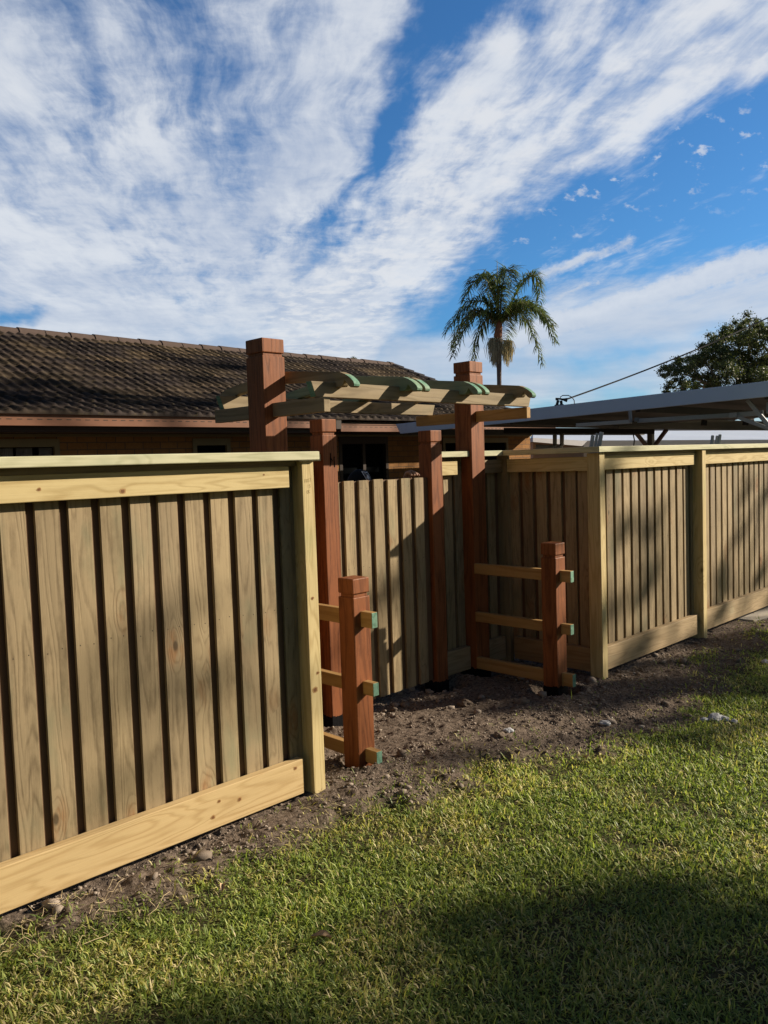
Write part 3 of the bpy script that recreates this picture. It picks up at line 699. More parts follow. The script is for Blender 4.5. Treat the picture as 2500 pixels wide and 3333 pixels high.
def dead_leaf(px, py, L, label):
    p = at_z(px, py, 0.035); mb = MB(); a = random.uniform(0, 6.28)
    n = 7; v = []; f = []
    for i in range(n):
        t = i/(n-1); w = math.sin(math.pi*min(1, t*0.95+0.03))**0.8*L*0.22
        for s_ in (-1, 0, 1): v.append((p[0]+math.cos(a)*(t-.5)*L-math.sin(a)*w*s_, p[1]+math.sin(a)*(t-.5)*L+math.cos(a)*w*s_, p[2]+0.012*abs(s_)+0.01*math.sin(t*4)))
    for i in range(n-1):
        for j in range(2): f.append((i*3+j, i*3+j+1, i*3+j+4, i*3+j+3))
    o = mb.add(v, f).build('fallen_leaf', plain('dry_leaf', (0.42, 0.30, 0.18), 0.7, namp=0.3, nscale=60), smooth=True); tag(o, label, 'leaf', 'fallen leaves on the lawn')
dead_leaf(1045, 3055, 0.075, 'curled tan leaf on the lawn below the end post of the left fence')
dead_leaf(1905, 2470, 0.05, 'small pale leaf on the sunlit lawn left of the brightest patch')
dead_leaf(725, 2895, 0.045, 'small tan leaf at the lawn edge under the left fence')
# pale rubble lumps at the edge of the lawn
def rock(name, p, r, mat, label, cat, group=None, seed=0):
    bm = bmesh.new(); bmesh.ops.create_icosphere(bm, subdivisions=3, radius=1.0)
    for v in bm.verts:
        k = 1+0.35*mnoise.noise(v.co*1.6+Vector((seed, 2, 1)))+0.12*mnoise.noise(v.co*5+Vector((seed, 0, 0)))
        v.co = Vector((v.co.x*r*1.3*k, v.co.y*r*k, v.co.z*r*0.62*k))
    me = bpy.data.meshes.new(name); bm.to_mesh(me); bm.free(); me.materials.append(mat)
    o = bpy.data.objects.new(name, me); COL.objects.link(o); o.location = tuple(p); o.rotation_euler = (0, 0, seed*1.3); tag(o, label, cat, group)
pale = plain('pale_rubble', (0.42, 0.43, 0.45), 0.9, nscale=40, namp=0.35, nb=0.8)
brown = plain('brown_stone', (0.15, 0.115, 0.085), 0.9, nscale=40, namp=0.3, nb=0.8)
for i, (px, py, r, m_, lab) in enumerate((
        (2330, 2327, 0.042, pale, 'largest pale grey rubble lump at the right edge of the soil'),
        (2358, 2329, 0.026, pale, 'small pale rubble piece right beside the largest pale lump'),
        (2292, 2332, 0.022, pale, 'small pale rubble piece left beside the largest pale lump'),
        (2390, 2336, 0.020, pale, 'pale rubble piece at the right end of the little row of lumps'),
        (1970, 2362, 0.028, pale, 'lone pale stone on the grass edge in front of the right trellis post'),
        (2493, 2148, 0.030, pale, 'flat pale pebble in the grass at the right frame edge'),
        (1515, 2298, 0.040, brown, 'brown rock on the soil in front of the right gate post'),
        (1698, 2294, 0.040, brown, 'brown rock on the soil left of the right trellis post'),
        (1628, 2415, 0.030, brown, 'brown stone on the sunlit spoil in front of the gate recess'),
        (1655, 2400, 0.024, pale, 'small pale stone on the sunlit spoil beside the brown stone'))):
    p = at_z(px, py, 0.03); p[2] = float(ground_h(np.array([p[0]]), np.array([p[1]]))[0])+r*0.2
    rock('stone', p, r, m_, lab, 'stone', 'loose stones on the ground', i)
# concrete slab under the right fence
cs = MB().prism([(7.62, 2.86), (8.45, 2.72), (12, 2.72), (12, 3.9), (7.55, 3.9)], 'z', -0.05, 0.055).build('concrete_slab', plain('concrete', (0.36, 0.33, 0.28), 0.9, nscale=30, namp=0.2, nb=0.4), bevel=0.008)
tag(cs, kind='structure')

# ------------------------------------------------------------------ house
YG = 8.66  # gutter front
HS = thing('brick_house', 'low brown brick house with a weathered dark tiled roof behind the gate', 'house', (8, 9.1, 0))
XR0, XR1 = 0.5, 13.32
WY = 9.26; WX1 = 13.33
def brick_mat():
    m_, t, b = base_mat('brick', 0.9, 0.15)
    g = t.node('ShaderNodeNewGeometry'); q = t.sep(g.outputs['Position'])
    vec = t.comb(t.m('ADD', q[0], q[1]), q[2], 0)
    br = t.node('ShaderNodeTexBrick'); t.put(br.inputs['Vector'], vec); br.inputs['Scale'].default_value = 1.0
    br.inputs['Brick Width'].default_value = 0.24; br.inputs['Row Height'].default_value = 0.086; br.inputs['Mortar Size'].default_value = 0.006
    br.inputs['Color1'].default_value = (0.30, 0.155, 0.060, 1); br.inputs['Color2'].default_value = (0.24, 0.12, 0.045, 1); br.inputs['Mortar'].default_value = (0.13, 0.09, 0.06, 1)
    n = t.noise(g.outputs['Position'], 30, 4, 0.6); k = t.m('MULTIPLY_ADD', n, 0.5, 0.75)
    t.put(b.inputs['Base Color'], t.mix(1.0, br.outputs[0], t.comb(k, k, k), 'MULTIPLY'))
    bump(t, b, t.m('SUBTRACT', n, t.m('MULTIPLY', br.outputs[1], 2.0)), 0.4, 0.008); return m_
BR = brick_mat()
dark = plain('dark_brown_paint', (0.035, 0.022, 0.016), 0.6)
cream = plain('cream_paint', (0.20, 0.165, 0.085), 0.6)
dark_pane, tg, bg_ = base_mat('dark_interior_black', 0.05, 0.5); bg_.inputs['Base Color'].default_value = (0.006, 0.007, 0.008, 1); bg_.inputs['Specular IOR Level'].default_value = 0.0; bg_.inputs['Roughness'].default_value = 0.9  # matt black, no reflection: the unlit interior is put into the pane colour
curtm = plain('curtain_cloth', (0.42, 0.42, 0.40), 0.9)
def wx(px, py=1450, Y=WY): return float(at_y(px, py, Y)[0])
# wall with openings as vertical strips
wall = MB()
ops = [(wx(-260), wx(192), 0.9, 2.02), (wx(626), wx(748), 1.0, 2.02), (wx(1103), wx(1262), 0.0, 2.06), (wx(1440), wx(1652), 0.9, 2.02)]
x = 1.0
for a, b2, z0, z1 in ops:
    wall.box(x, a, WY, WY+0.11, -0.1, 2.30)
    if z0 > 0: wall.box(a, b2, WY, WY+0.11, -0.1, z0)
    wall.box(a, b2, WY, WY+0.11, z1, 2.30); x = b2
wall.box(x, WX1, WY, WY+0.11, -0.1, 2.30)
wall.box(WX1-0.11, WX1, WY+0.11, 17.0, -0.1, 2.5)
wall.box(1.0, 1.11, WY+0.11, 17, -0.1, 2.5)
wall.box(1.11, WX1-0.11, 16.9, 17.0, -0.1, 2.5)
wall.build('wall', BR, HS)
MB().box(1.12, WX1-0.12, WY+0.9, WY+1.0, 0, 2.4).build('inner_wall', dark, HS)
def house_window(a, b2, z0, z1, fm, curtains):
    fr_ = MB(); w = 0.06
    fr_.box(a, b2, WY-0.02, WY+0.05, z1-w-0.03, z1).box(a, b2, WY-0.02, WY+0.05, z0, z0+w)
    fr_.box(a, a+w, WY-0.02, WY+0.05, z0+w, z1-w-0.03).box(b2-w, b2, WY-0.02, WY+0.05, z0+w, z1-w-0.03)
    f = fr_.build('window', fm, HS)
    MB().box(a+w, b2-w, WY+0.02, WY+0.03, z0+w, z1-w-0.03).build('pane', dark_pane if not curtains else glass2, f)
    if curtains:
        for c0, c1 in curtains:
            v = []; n = 40
            for i in range(n):
                t = i/(n-1); xx = c0+(c1-c0)*t
                for zz in (z0+0.1, z1-0.1): v.append((xx, WY+0.10+0.02*math.sin(t*60), zz))
            MB().add(v, [(2*i, 2*i+2, 2*i+3, 2*i+1) for i in range(n-1)]).build('curtain', curtm, f, smooth=True)
glass2, tg2, b2_ = base_mat('clear_glass', 0.02, 0.5); b2_.inputs['Transmission Weight'].default_value = 1.0; b2_.inputs['IOR'].default_value = 1.1
house_window(ops[0][0], ops[0][1], 0.9, 2.02, cream, [(wx(0), wx(52)), (wx(62), wx(115)), (wx(137), wx(180))])
house_window(ops[1][0], ops[1][1], 1.0, 2.02, cream, None)
house_window(ops[3][0], ops[3][1], 0.9, 2.02, cream, None)
dr = MB(); a, b2 = ops[2][0], ops[2][1]
dr.box(a, b2, WY-0.01, WY+0.06, 1.93, 2.06).box(a, a+0.06, WY-0.01, WY+0.06, 0, 1.93).box(b2-0.06, b2, WY-0.01, WY+0.06, 0, 1.93).box((a+b2)/2-0.03, (a+b2)/2+0.03, WY+0.0, WY+0.05, 0, 1.93)
d_ = dr.build('sliding_door', dark, HS); MB().box(a+0.06, b2-0.06, WY+0.055, WY+0.065, 0.0, 1.93).build('pane', dark_pane, d_)
# soffit, fascia and battens
MB().box(XR0, XR1, YG+0.09, WY-0.001, 2.075, 2.087).build('soffit', dark, HS)
MB().box(XR0, XR1, WY-0.05, WY-0.002, 2.045, 2.074).build('soffit_batten', cream, HS)
# gutter: two lengths, the right one a little lower
gm = plain('brown_gutter', (0.20, 0.092, 0.052), 0.45, nscale=6, namp=0.12)
xe = float(at_y(1107, 1381, YG)[0])
def gutter(x0, x1, zt, zb):
    prof = [(YG, zb), (YG, zt-0.012), (YG-0.012, zt-0.010), (YG-0.012, zt), (YG+0.008, zt), (YG+0.010, zb+0.012), (YG+0.085, zb+0.012), (YG+0.085, zt-0.02), (YG+0.09, zt-0.02), (YG+0.09, zb)]
    g = MB().prism(prof, 'x', x0, x1); x = x0+0.05
    while x < x1-0.1: g.box(x, x+0.055, YG-0.0015, YG+0.0015, zb+0.062, zb+0.071, 1); x += 0.105
    g.build('gutter', [gm, dark], HS)
gutter(XR0, xe, 2.268, 2.136); gutter(xe+0.015, XR1, 2.200, 2.090)
MB().box(xe-0.10, xe-0.002, YG-0.03, YG-0.013, 2.125, 2.26).build('gutter_stop', dark, HS)
MB().box(XR0, XR1, YG+0.091, YG+0.115, 2.09, 2.235).build('fascia_board', dark, HS)
# tiled roof: lower courses at a gentler pitch, the rest at 20 degrees
def roof_line(s):
    """s = slope distance from the eave"""
    p1, L1 = R_(15.0), 1.15
    if s < L1: return YG-0.03+s*math.cos(p1), 2.262+s*math.sin(p1), p1
    p2 = R_(21.2); s -= L1
    return YG-0.03+L1*math.cos(p1)+s*math.cos(p2), 2.262+L1*math.sin(p1)+s*math.sin(p2), p2
def tiles():
    SR = 4.66; NC = 15; cl = SR/NC; nx = 8
    xs_ = np.arange(XR0, XR1, 0.15/nx); V = []; Fs = []; off = 0; C = []
    rng = np.random.default_rng(3)
    ph = (xs_ % 0.15)/0.15
    # roll and trough of a double roman tile
    prof = np.where(ph < 0.56, np.sin(np.pi*ph/0.56)*0.034, 0.0)+0.003*np.sin(np.arange(len(xs_))*0.7)
    tw = np.floor(xs_/0.30)
    for c in range(NC):
        y0, z0, p0 = roof_line(c*cl-0.01); y1, z1, p1 = roof_line((c+1)*cl+0.02)
        tone = rng.uniform(0.7, 1.3, 200)[(tw.astype(int)) % 200]
        jz = rng.normal(0, 0.003, 200)[(tw.astype(int)) % 200]
        lift = 0.028
        nn = np.array([-math.sin(p0), math.cos(p0)])
        rows = []
        for (yy, zz, li) in ((y0, z0, -0.002), (y0, z0, lift), (y1, z1, 0.002)):
            h = prof+li+jz
            if li < 0: h = np.full_like(prof, -0.004)
            rows.append(np.stack([xs_, yy+nn[0]*h, zz+nn[1]*h], 1))
        v = np.concatenate(rows); n = len(xs_)
        i = np.arange(n-1)
        f = np.concatenate([np.stack([i+r*n, i+1+r*n, i+1+(r+1)*n, i+(r+1)*n], 1) for r in range(2)])
        V.append(v); Fs.append(f+off); off += len(v)
        brown_mix = fbm(xs_*1.2, np.full(n, c*0.7), 3, 7)
        base = np.array([0.028, 0.021, 0.019])[None]*tone[:, None]
        br_ = np.array([0.078, 0.056, 0.034])[None]*tone[:, None]
        k = (sst(brown_mix, 0.42, 0.68)*min(1, 0.25+c/NC))[:, None]  # brown share grows from the eave towards the ridge
        col = base*(1-k)+br_*k; C += [col, col, col*1.05]
    m_, t, b = base_mat('roof_tiles', 0.85, 0.2)
    at = t.node('ShaderNodeVertexColor'); at.layer_name = 'tint'; g = t.node('ShaderNodeNewGeometry')
    n1 = t.noise(g.outputs['Position'], 14, 6, 0.7); n2 = t.noise(g.outputs['Position'], 2.2, 4, 0.6)
    col = t.mix(t.ss(n1, 0.52, 0.72, 0, 0.5), at.outputs[0], (0.11, 0.088, 0.042))
    kk = t.m('MULTIPLY_ADD', n2, 0.9, 0.55); col = t.mix(1.0, col, t.comb(kk, kk, kk), 'MULTIPLY')
    t.put(b.inputs['Base Color'], col); bump(t, b, n1, 0.5, 0.01)
    o = fast_mesh('roof', np.concatenate(V), np.concatenate(Fs), m_, np.concatenate(C), parent=HS)
    # ridge caps
    yr, zr, _ = roof_line(SR); rc = MB(); x = XR0; i = 0
    while x < XR1-0.02:
        x2 = min(x+0.44, XR1+0.03); v = []
        for k, (xx, r) in enumerate(((x, 0.101), (x2, 0.090))):
            for j in range(9):
                t_ = math.pi*j/8; v.append((xx, yr+0.14*math.cos(t_)*(r/0.101), zr-0.045+(r+0.03)*math.sin(t_)+0.004*(i % 3)))
        rc.add(v, [(j, j+1, j+10, j+9) for j in range(8)]+[tuple(range(8, -1, -1))]); x += 0.41; i += 1
    rc.build('ridge_capping', plain('ridge_tile', (0.085, 0.060, 0.050), 0.85, nscale=12, namp=0.35, nb=0.4), o)
    # back slope and verge
    MB().add([(XR0, yr, zr-0.01), (XR1, yr, zr-0.01), (XR1, 2*yr-YG, 2.2), (XR0, 2*yr-YG, 2.2)], [(0, 1, 2, 3)]).build('back_slope', plain('tile_back', (0.07, 0.05, 0.045), 0.9), o)
    vg = MB(); n = 14
    for i in range(n):
        ya, za, _ = roof_line(SR*(i/n)); yb, zb, _ = roof_line(SR*((i+1.12)/n))
        yb = min(yb, yr); vg.bar((XR1+0.02, ya, za+0.050), (XR1+0.02, yb, zb+0.025), 0.17, 0.045)
    vg.build('verge_tiles', plain('verge_tile', (0.035, 0.032, 0.036), 0.8, nscale=20, namp=0.4), o)
    MB().add([(WX1, YG+0.4, 2.28), (WX1, yr, zr-0.06), (WX1, 2*yr-YG-0.4, 2.28)], [(0, 1, 2)]).build('gable', BR, HS)
tiles()

# ------------------------------------------------------------------ carport
CX = 8.75
CP = thing('carport', 'flat carport roof with blue grey edge beam and galvanised frame behind the right fence', 'carport', (11, 5.5, 0))
steel = plain('galvanised_steel', (0.34, 0.36, 0.38), 0.42, metal=0.6, nscale=30, namp=0.15)
steeld = plain('weathered_steel', (0.20, 0.20, 0.19), 0.6, metal=0.3, nscale=20, namp=0.25)
fm, tf, bf = base_mat('fascia_metal', 0.45, 0.4)
gg = tf.node('ShaderNodeNewGeometry'); q = tf.v('MULTIPLY', gg.outputs['Position'], (1, 5.0, 0.7))
stn = tf.ss(tf.noise(q, 1.6, 5, 0.7), 0.60, 0.72)
tf.put(bf.inputs['Base Color'], tf.mix(tf.m('MULTIPLY', stn, 0.35), (0.58, 0.70, 0.88), (0.24, 0.28, 0.35)))
undm = plain('underside_metal', (0.05, 0.05, 0.048), 0.6, nscale=3, namp=0.3)
PA, PB_ = at_x(1288, 1381, CX), at_x(1303, 1412, CX); PC, PD = at_x(2500, 1240, CX), at_x(2500, 1290.5, CX)
def fz(Y, top): # height of the beam along its run
    a, b2 = (PA, PC) if top else (PB_, PD); t = (Y-a[1])/(b2[1]-a[1]); return a[2]+(b2[2]-a[2])*t
y0, y1 = 3.08, PA[1]
v = []
for Y, yb in ((y1, PB_[1]), (y0, y0)):
    v.append(((CX, Y, fz(Y, True)), (CX, yb, fz(yb, False))))
th = 0.045
(a, b2), (c, d) = v
hexv = [b2, d, (d[0]+th, d[1], d[2]), (b2[0]+th, b2[1], b2[2]), a, c, (c[0]+th, c[1], c[2]), (a[0]+th, a[1], a[2])]
MB().hexa(hexv).build('edge_beam', fm, CP, bevel=0.004)
XE = 16.0
# roof sheeting with ribs seen from below
zt0, zt1 = fz(y0, True)-0.03, fz(y1, True)-0.03
rs = MB(); ys_ = np.linspace(y0, y1-0.05, 60)
vv = []
for i, Y in enumerate(ys_):
    zz = zt0+(zt1-zt0)*(Y-y0)/(y1-y0)+(0.022 if i % 2 else 0)
    vv += [(CX+th, Y, zz), (XE, Y, zz)]
rs.add(vv, [(2*i, 2*i+2, 2*i+3, 2*i+1) for i in range(len(ys_)-1)]).build('roof_sheet', undm, CP)
MB().box(XE, XE+0.05, y0, y1, zt0-0.06, zt0+0.06).build('edge_beam', fm, CP)
for px, py in ((1800, 1400), (2000, 1380)): pass
for Y in (8.25, 6.4, 4.6, 3.15):
    z = fz(Y, False)-0.005
    MB().box(CX+0.05, XE, Y-0.03, Y+0.03, z-0.02, z+0.07).build('purlin', undm, CP)
# house-side beam: two long members seen edge-on at px y 1395-1412
def memb(p, q, w, h, name, mat, parent=CP): return MB().bar(p, q, w, h).build(name, mat, parent, bevel=0.002)
memb(at_d(1640, 1402, 13.0), at_d(2130, 1404, 12.6), 0.06, 0.085, 'rear_beam', undm)
memb(at_d(1640, 1393.5, 12.9), at_d(2140, 1395.5, 12.5), 0.03, 0.012, 'rear_flashing', steeld)
# lower guide rail for a roller door, stored under the roof
memb(at_d(1877, 1384, 9.9), at_d(2055, 1372, 9.4), 0.035, 0.044, 'door_track', steel)
memb(at_d(2075, 1370, 9.35), at_d(2398, 1350, 8.95), 0.035, 0.048, 'door_track', steel)
memb(at_d(2396, 1350.5, 8.9), at_d(2485, 1343, 8.75), 0.035, 0.053, 'door_track', steel)
tb = MB().bar(at_d(2374, 1352, 8.86), at_d(2398, 1350.5, 8.82), 0.012, 0.054); tb.build('track_joiner', steel, CP)
memb(at_d(2051, 1337, 9.3), at_d(2053, 1376, 9.3), 0.030, 0.028, 'hanger', steel)
MB().bar(at_d(2066, 1366, 9.25), at_d(2079, 1366, 9.25), 0.03, 0.045).build('bracket', steeld, CP)
memb(at_d(2433, 1302, 8.75), at_d(2515, 1400, 8.6), 0.03, 0.045, 'brace', steel)
memb(at_d(2400, 1357, 8.85), at_d(2510, 1398, 8.65), 0.03, 0.040, 'brace', steel)
memb(at_d(2500, 1310, 8.6), at_d(2500, 1345, 8.6), 0.03, 0.04, 'hanger', steel)
# rear post with two knee braces
pt = at_d(2118, 1398, 14.0); pb = at_d(2119, 1450, 14.0)
MB().box(pt[0]-0.045, pt[0]+0.045, pt[1]-0.045, pt[1]+0.045, 0, pt[2]+0.05).build('rear_post', steeld, CP)
brm = plain('brown_brace', (0.12, 0.075, 0.07), 0.6)
memb(at_d(2066, 1404, 13.6), at_d(2104, 1450, 13.9), 0.05, 0.055, 'knee_brace', brm)
memb(at_d(2170, 1398, 13.6), at_d(2132, 1449, 13.9), 0.05, 0.055, 'knee_brace', brm)
# old roof panel strip seen beneath the track
pan = plain('aged_sheet', (0.33, 0.34, 0.31), 0.7, nscale=5, namp=0.3)
v = [at_d(2016, 1387, 11.5), at_d(2016, 1394, 11.5), at_d(2360, 1399, 11.0), at_d(2520, 1401, 10.8), at_d(2520, 1372, 10.8), at_d(2300, 1366, 11.0), at_d(2200, 1376, 11.2)]
mbp = MB(); nrm = FW*0.03
vv = [p for p in v]+[p+nrm for p in v]; n = len(v)
mbp.add(vv, [tuple(range(n)), tuple(range(2*n-1, n-1, -1))]+[(i, (i+1) % n, (i+1) % n+n, i+n) for i in range(n)]).build('ceiling_panel', pan, CP)
for px in (2293, 2428):
    MB().bar(at_d(px, 1368, 10.6), at_d(px-2, 1385, 10.6), 0.05, 0.06, up=tuple(RT)).build('ceiling_bracket', undm, CP)
# hanging cord
MB().tube([at_d(2063, 1400, 12.5), at_d(2062, 1418, 12.5), at_d(2065, 1432, 12.5), at_d(2063, 1452, 12.5)], 0.010, 5).build('hanging_cord', undm, CP)
# white waste pipes at the house corner
pv = plain('pvc_pipe', (0.48, 0.46, 0.42), 0.4)
PP = thing('downpipe', 'pair of off white plastic downpipes with elbows beside the house corner', 'pipe', at_d(1815, 1440, 12.2)*np.array([1, 1, 0]))
for px, py0, py1 in ((1806, 1415, 1450), (1829, 1412, 1450)):
    D = 12.2; MB().tube([at_d(px, py0, D), at_d(px, py1, D), at_d(px-3, py1+5, D), at_d(px-14, py1+7, D-0.1)], 0.032, 12).build('pipe', pv, PP, smooth=True)
MB().bar(at_d(1744, 1455, 12.3), at_d(1798, 1458, 12.2), 0.09, 0.085).build('pipe_box', pv, PP, bevel=0.02)

# service cable and its bracket on the carport roof
blk = plain('black_plastic', (0.02, 0.022, 0.025), 0.5)
CB = thing('service_bracket', 'black cable anchor bracket standing on the carport roof edge', 'cable bracket', at_d(1822, 1316, 10.6))
D = 10.6
MB().bar(at_d(1806, 1322, D), at_d(1834, 1320, D), 0.06, 0.035).bar(at_d(1812, 1320, D), at_d(1817, 1303, D), 0.05, 0.03, up=tuple(RT)).bar(at_d(1828, 1318, D), at_d(1826, 1304, D), 0.04, 0.03, up=tuple(RT)).build('base', blk, CB, bevel=0.004)
MB().tube([at_d(1809, 1299, D), at_d(1820, 1298, D), at_d(1832, 1300, D), at_d(1846, 1302, D)], [0.02, 0.012, 0.014, 0.03], 8).build('insulator', blk, CB)
MB().tube([at_d(1826, 1300, D), at_d(1824, 1292, D), at_d(1832, 1287, D), at_d(1850, 1287, D), at_d(1862, 1293, D), at_d(1869, 1303, D), at_d(1870, 1315, D)], 0.006, 6).build('cable_loop', blk, CB)
pts = []
for i in range(25):
    t = i/24; a = at_d(1840, 1301, 10.6); b2 = at_d(3300, 560, 16.0); p = a*(1-t)+b2*t; p = p+np.array([0, 0, -0.35*4*t*(1-t)]); pts.append(p)
cab = MB().tube(pts, 0.011, 6).build('overhead_cable', blk); tag(cab, 'black overhead service cable sloping up to the right across the sky', 'cable')

# bundles of steel tube leaning behind the fence cap
for i, (px, w, py0, tilt, lab) in enumerate(((1922, 0.026, 1417, 8, 'leftmost short steel tube poking up behind the fence corner'),
        (1935, 0.020, 1411, 9, 'thin middle steel tube poking up behind the fence corner'), (1948, 0.028, 1407, 10, 'tallest steel tube poking up behind the fence corner'),
        (2314, 0.022, 1417, 6, 'left steel tube of the three behind the long right fence'), (2327, 0.018, 1418, 7, 'middle steel tube of the three behind the long right fence'),
        (2337, 0.022, 1414, 7, 'right steel tube of the three behind the long right fence'))):
    D = 6.35 if i < 3 else 7.4
    top_ = at_d(px+tilt, py0, D); bot = at_d(px-tilt*1.6, 1560, D); bot = bot+(bot-top_)*0.0
    o = MB().bar(bot, top_, w, w, up=tuple(FW)).build('steel_tube', steel, bevel=0.002); tag(o, lab, 'steel tube', 'steel tubes standing behind the fence')

# neighbours beyond the carport
NB = thing('neighbour_shed', 'long low white metal roof of the neighbouring building seen under the carport', 'building', (30, 14, 0))
wroof = plain('pale_roof_metal', (0.55, 0.62, 0.74), 0.5, nscale=2, namp=0.08)
cwall = plain('cream_gutter', (0.80, 0.74, 0.62), 0.6, nscale=2, namp=0.05)
def slab(name, mat, parent, pxs, D0, D1=None, thick=2.0):
    """a solid block whose front is the outline seen from the yard; goes back by thick metres"""
    v = []
    for i, (px, py, D) in enumerate(pxs): v.append(at_d(px, py, D))
    n = len(v); bk = np.array([FW[0], FW[1], 0])*thick
    return MB().add(v+[p+bk for p in v], [tuple(range(n)), tuple(range(2*n-1, n-1, -1))]+[(i, (i+1) % n, (i+1) % n+n, i+n) for i in range(n)]).build(name, mat, parent)
slab('roof', wroof, NB, ((1735, 1436, 20), (1735, 1405, 23), (2080, 1402, 25), (2640, 1400, 25), (2640, 1430, 20)), 0, thick=0.3)
slab('gutter', cwall, NB, ((1900, 1462, 19.8), (1900, 1434, 19.8), (2640, 1430, 19.8), (2640, 1452, 19.8)), 0, thick=0.15)
slab('wall', plain('shed_wall', (0.45, 0.42, 0.36), 0.8), NB, ((1900, 1700, 20.3), (1900, 1450, 20.3), (2640, 1450, 20.3), (2640, 1700, 20.3)), 0, thick=2)
NB2 = thing('neighbour_house', 'pale grey and cream low building just right of the brick corner', 'building', (20, 16, 0))
slab('roof', plain('grey_roof', (0.42, 0.40, 0.38), 0.7), NB2, ((1735, 1438, 17), (1735, 1425, 18), (1912, 1435, 18), (1895, 1452, 17)), 0, thick=0.6)
slab('wall', plain('grey_wall', (0.25, 0.22, 0.2), 0.8), NB2, ((1735, 1700, 17.3), (1735, 1440, 17.3), (1900, 1450, 17.3), (1900, 1700, 17.3)), 0, thick=2)
NB3 = thing('tiled_house', 'distant house with a pale wavy tiled eave above the white shed roof', 'building', (36, 14, 0))
tv = MB()
for i in range(46):
    px = 2125+i*9.6; py = 1399+max(0, (px-2200))*0.028
    tv.tube([at_d(px, py, 26.5), at_d(px+7, py-3, 26.5)+np.array([0.5, 0.5, 0.1])], 0.06, 8)
tv.build('tile_edge', plain('grey_tile', (0.36, 0.37, 0.38), 0.7), NB3)
slab('roof', plain('grey_tiles', (0.20, 0.21, 0.22), 0.7), NB3, ((2110, 1402, 27), (2110, 1385, 29), (2640, 1385, 29), (2640, 1412, 27)), 0, thick=2)
slab('wall', plain('far_wall', (0.3, 0.28, 0.25), 0.8), NB3, ((2110, 1700, 27.5), (2110, 1402, 27.5), (2640, 1412, 27.5), (2640, 1700, 27.5)), 0, thick=2)

# ------------------------------------------------------------------ trees
def leaf_cloud(centers, radii, counts, size, rng, cols, flat=0.75, droop=0.0, aspect=0.35):
    """two-triangle leaves scattered in clumps; returns verts, faces, colours"""
    V = []; C = []
    for (c, r, n) in zip(centers, radii, counts):
        n = int(n); d = rng.normal(0, 1, (n, 3)); d /= np.linalg.norm(d, axis=1)[:, None]
        rr = r*np.abs(rng.normal(0, 0.68, n))+r*0.08
        p = np.array(c)+d*rr[:, None]*np.array([1, 1, flat])
        a = rng.normal(0, 1, (n, 3)); a[:, 2] -= droop; a /= np.linalg.norm(a, axis=1)[:, None]
        b = np.cross(a, rng.normal(0, 1, (n, 3))); b /= (np.linalg.norm(b, axis=1)[:, None]+1e-9)
        L = size*rng.uniform(0.6, 1.3, n)[:, None]
        q = np.stack([p-a*L*0.5, p+b*L*aspect*0.5, p+a*L*0.5, p-b*L*aspect*0.5], 1)
        V.append(q.reshape(-1, 3))
        ci = rng.uniform(0, 1, n)[:, None]; ck = np.array(cols[0])*(1-ci)+np.array(cols[1])*ci
        C.append(np.repeat(ck*(0.8+0.4*rng.uniform()), 4, 0))
    V = np.concatenate(V); n = len(V)//4
    F = np.arange(4*n).reshape(n, 4)
    return V, F, np.concatenate(C)
bark = plain('bark', (0.16, 0.13, 0.11), 0.9, nscale=12, namp=0.35, nb=0.6)
LEAF = leafmat('tree_leaves', 0.5, 0.25)
def limb(mb, p, q, r0, r1, rng, wob=0.12, n=6):
    p = np.array(p, float); q = np.array(q, float); L = np.linalg.norm(q-p); pts = []
    for i in range(n):
        t = i/(n-1); w = math.sin(t*math.pi)*wob*L
        pts.append(p*(1-t)+q*t+rng.normal(0, 0.35, 3)*w+np.array([0, 0, 0.25*w]))
    mb.tube(pts, list(np.linspace(r0, r1, n)), 7, False)

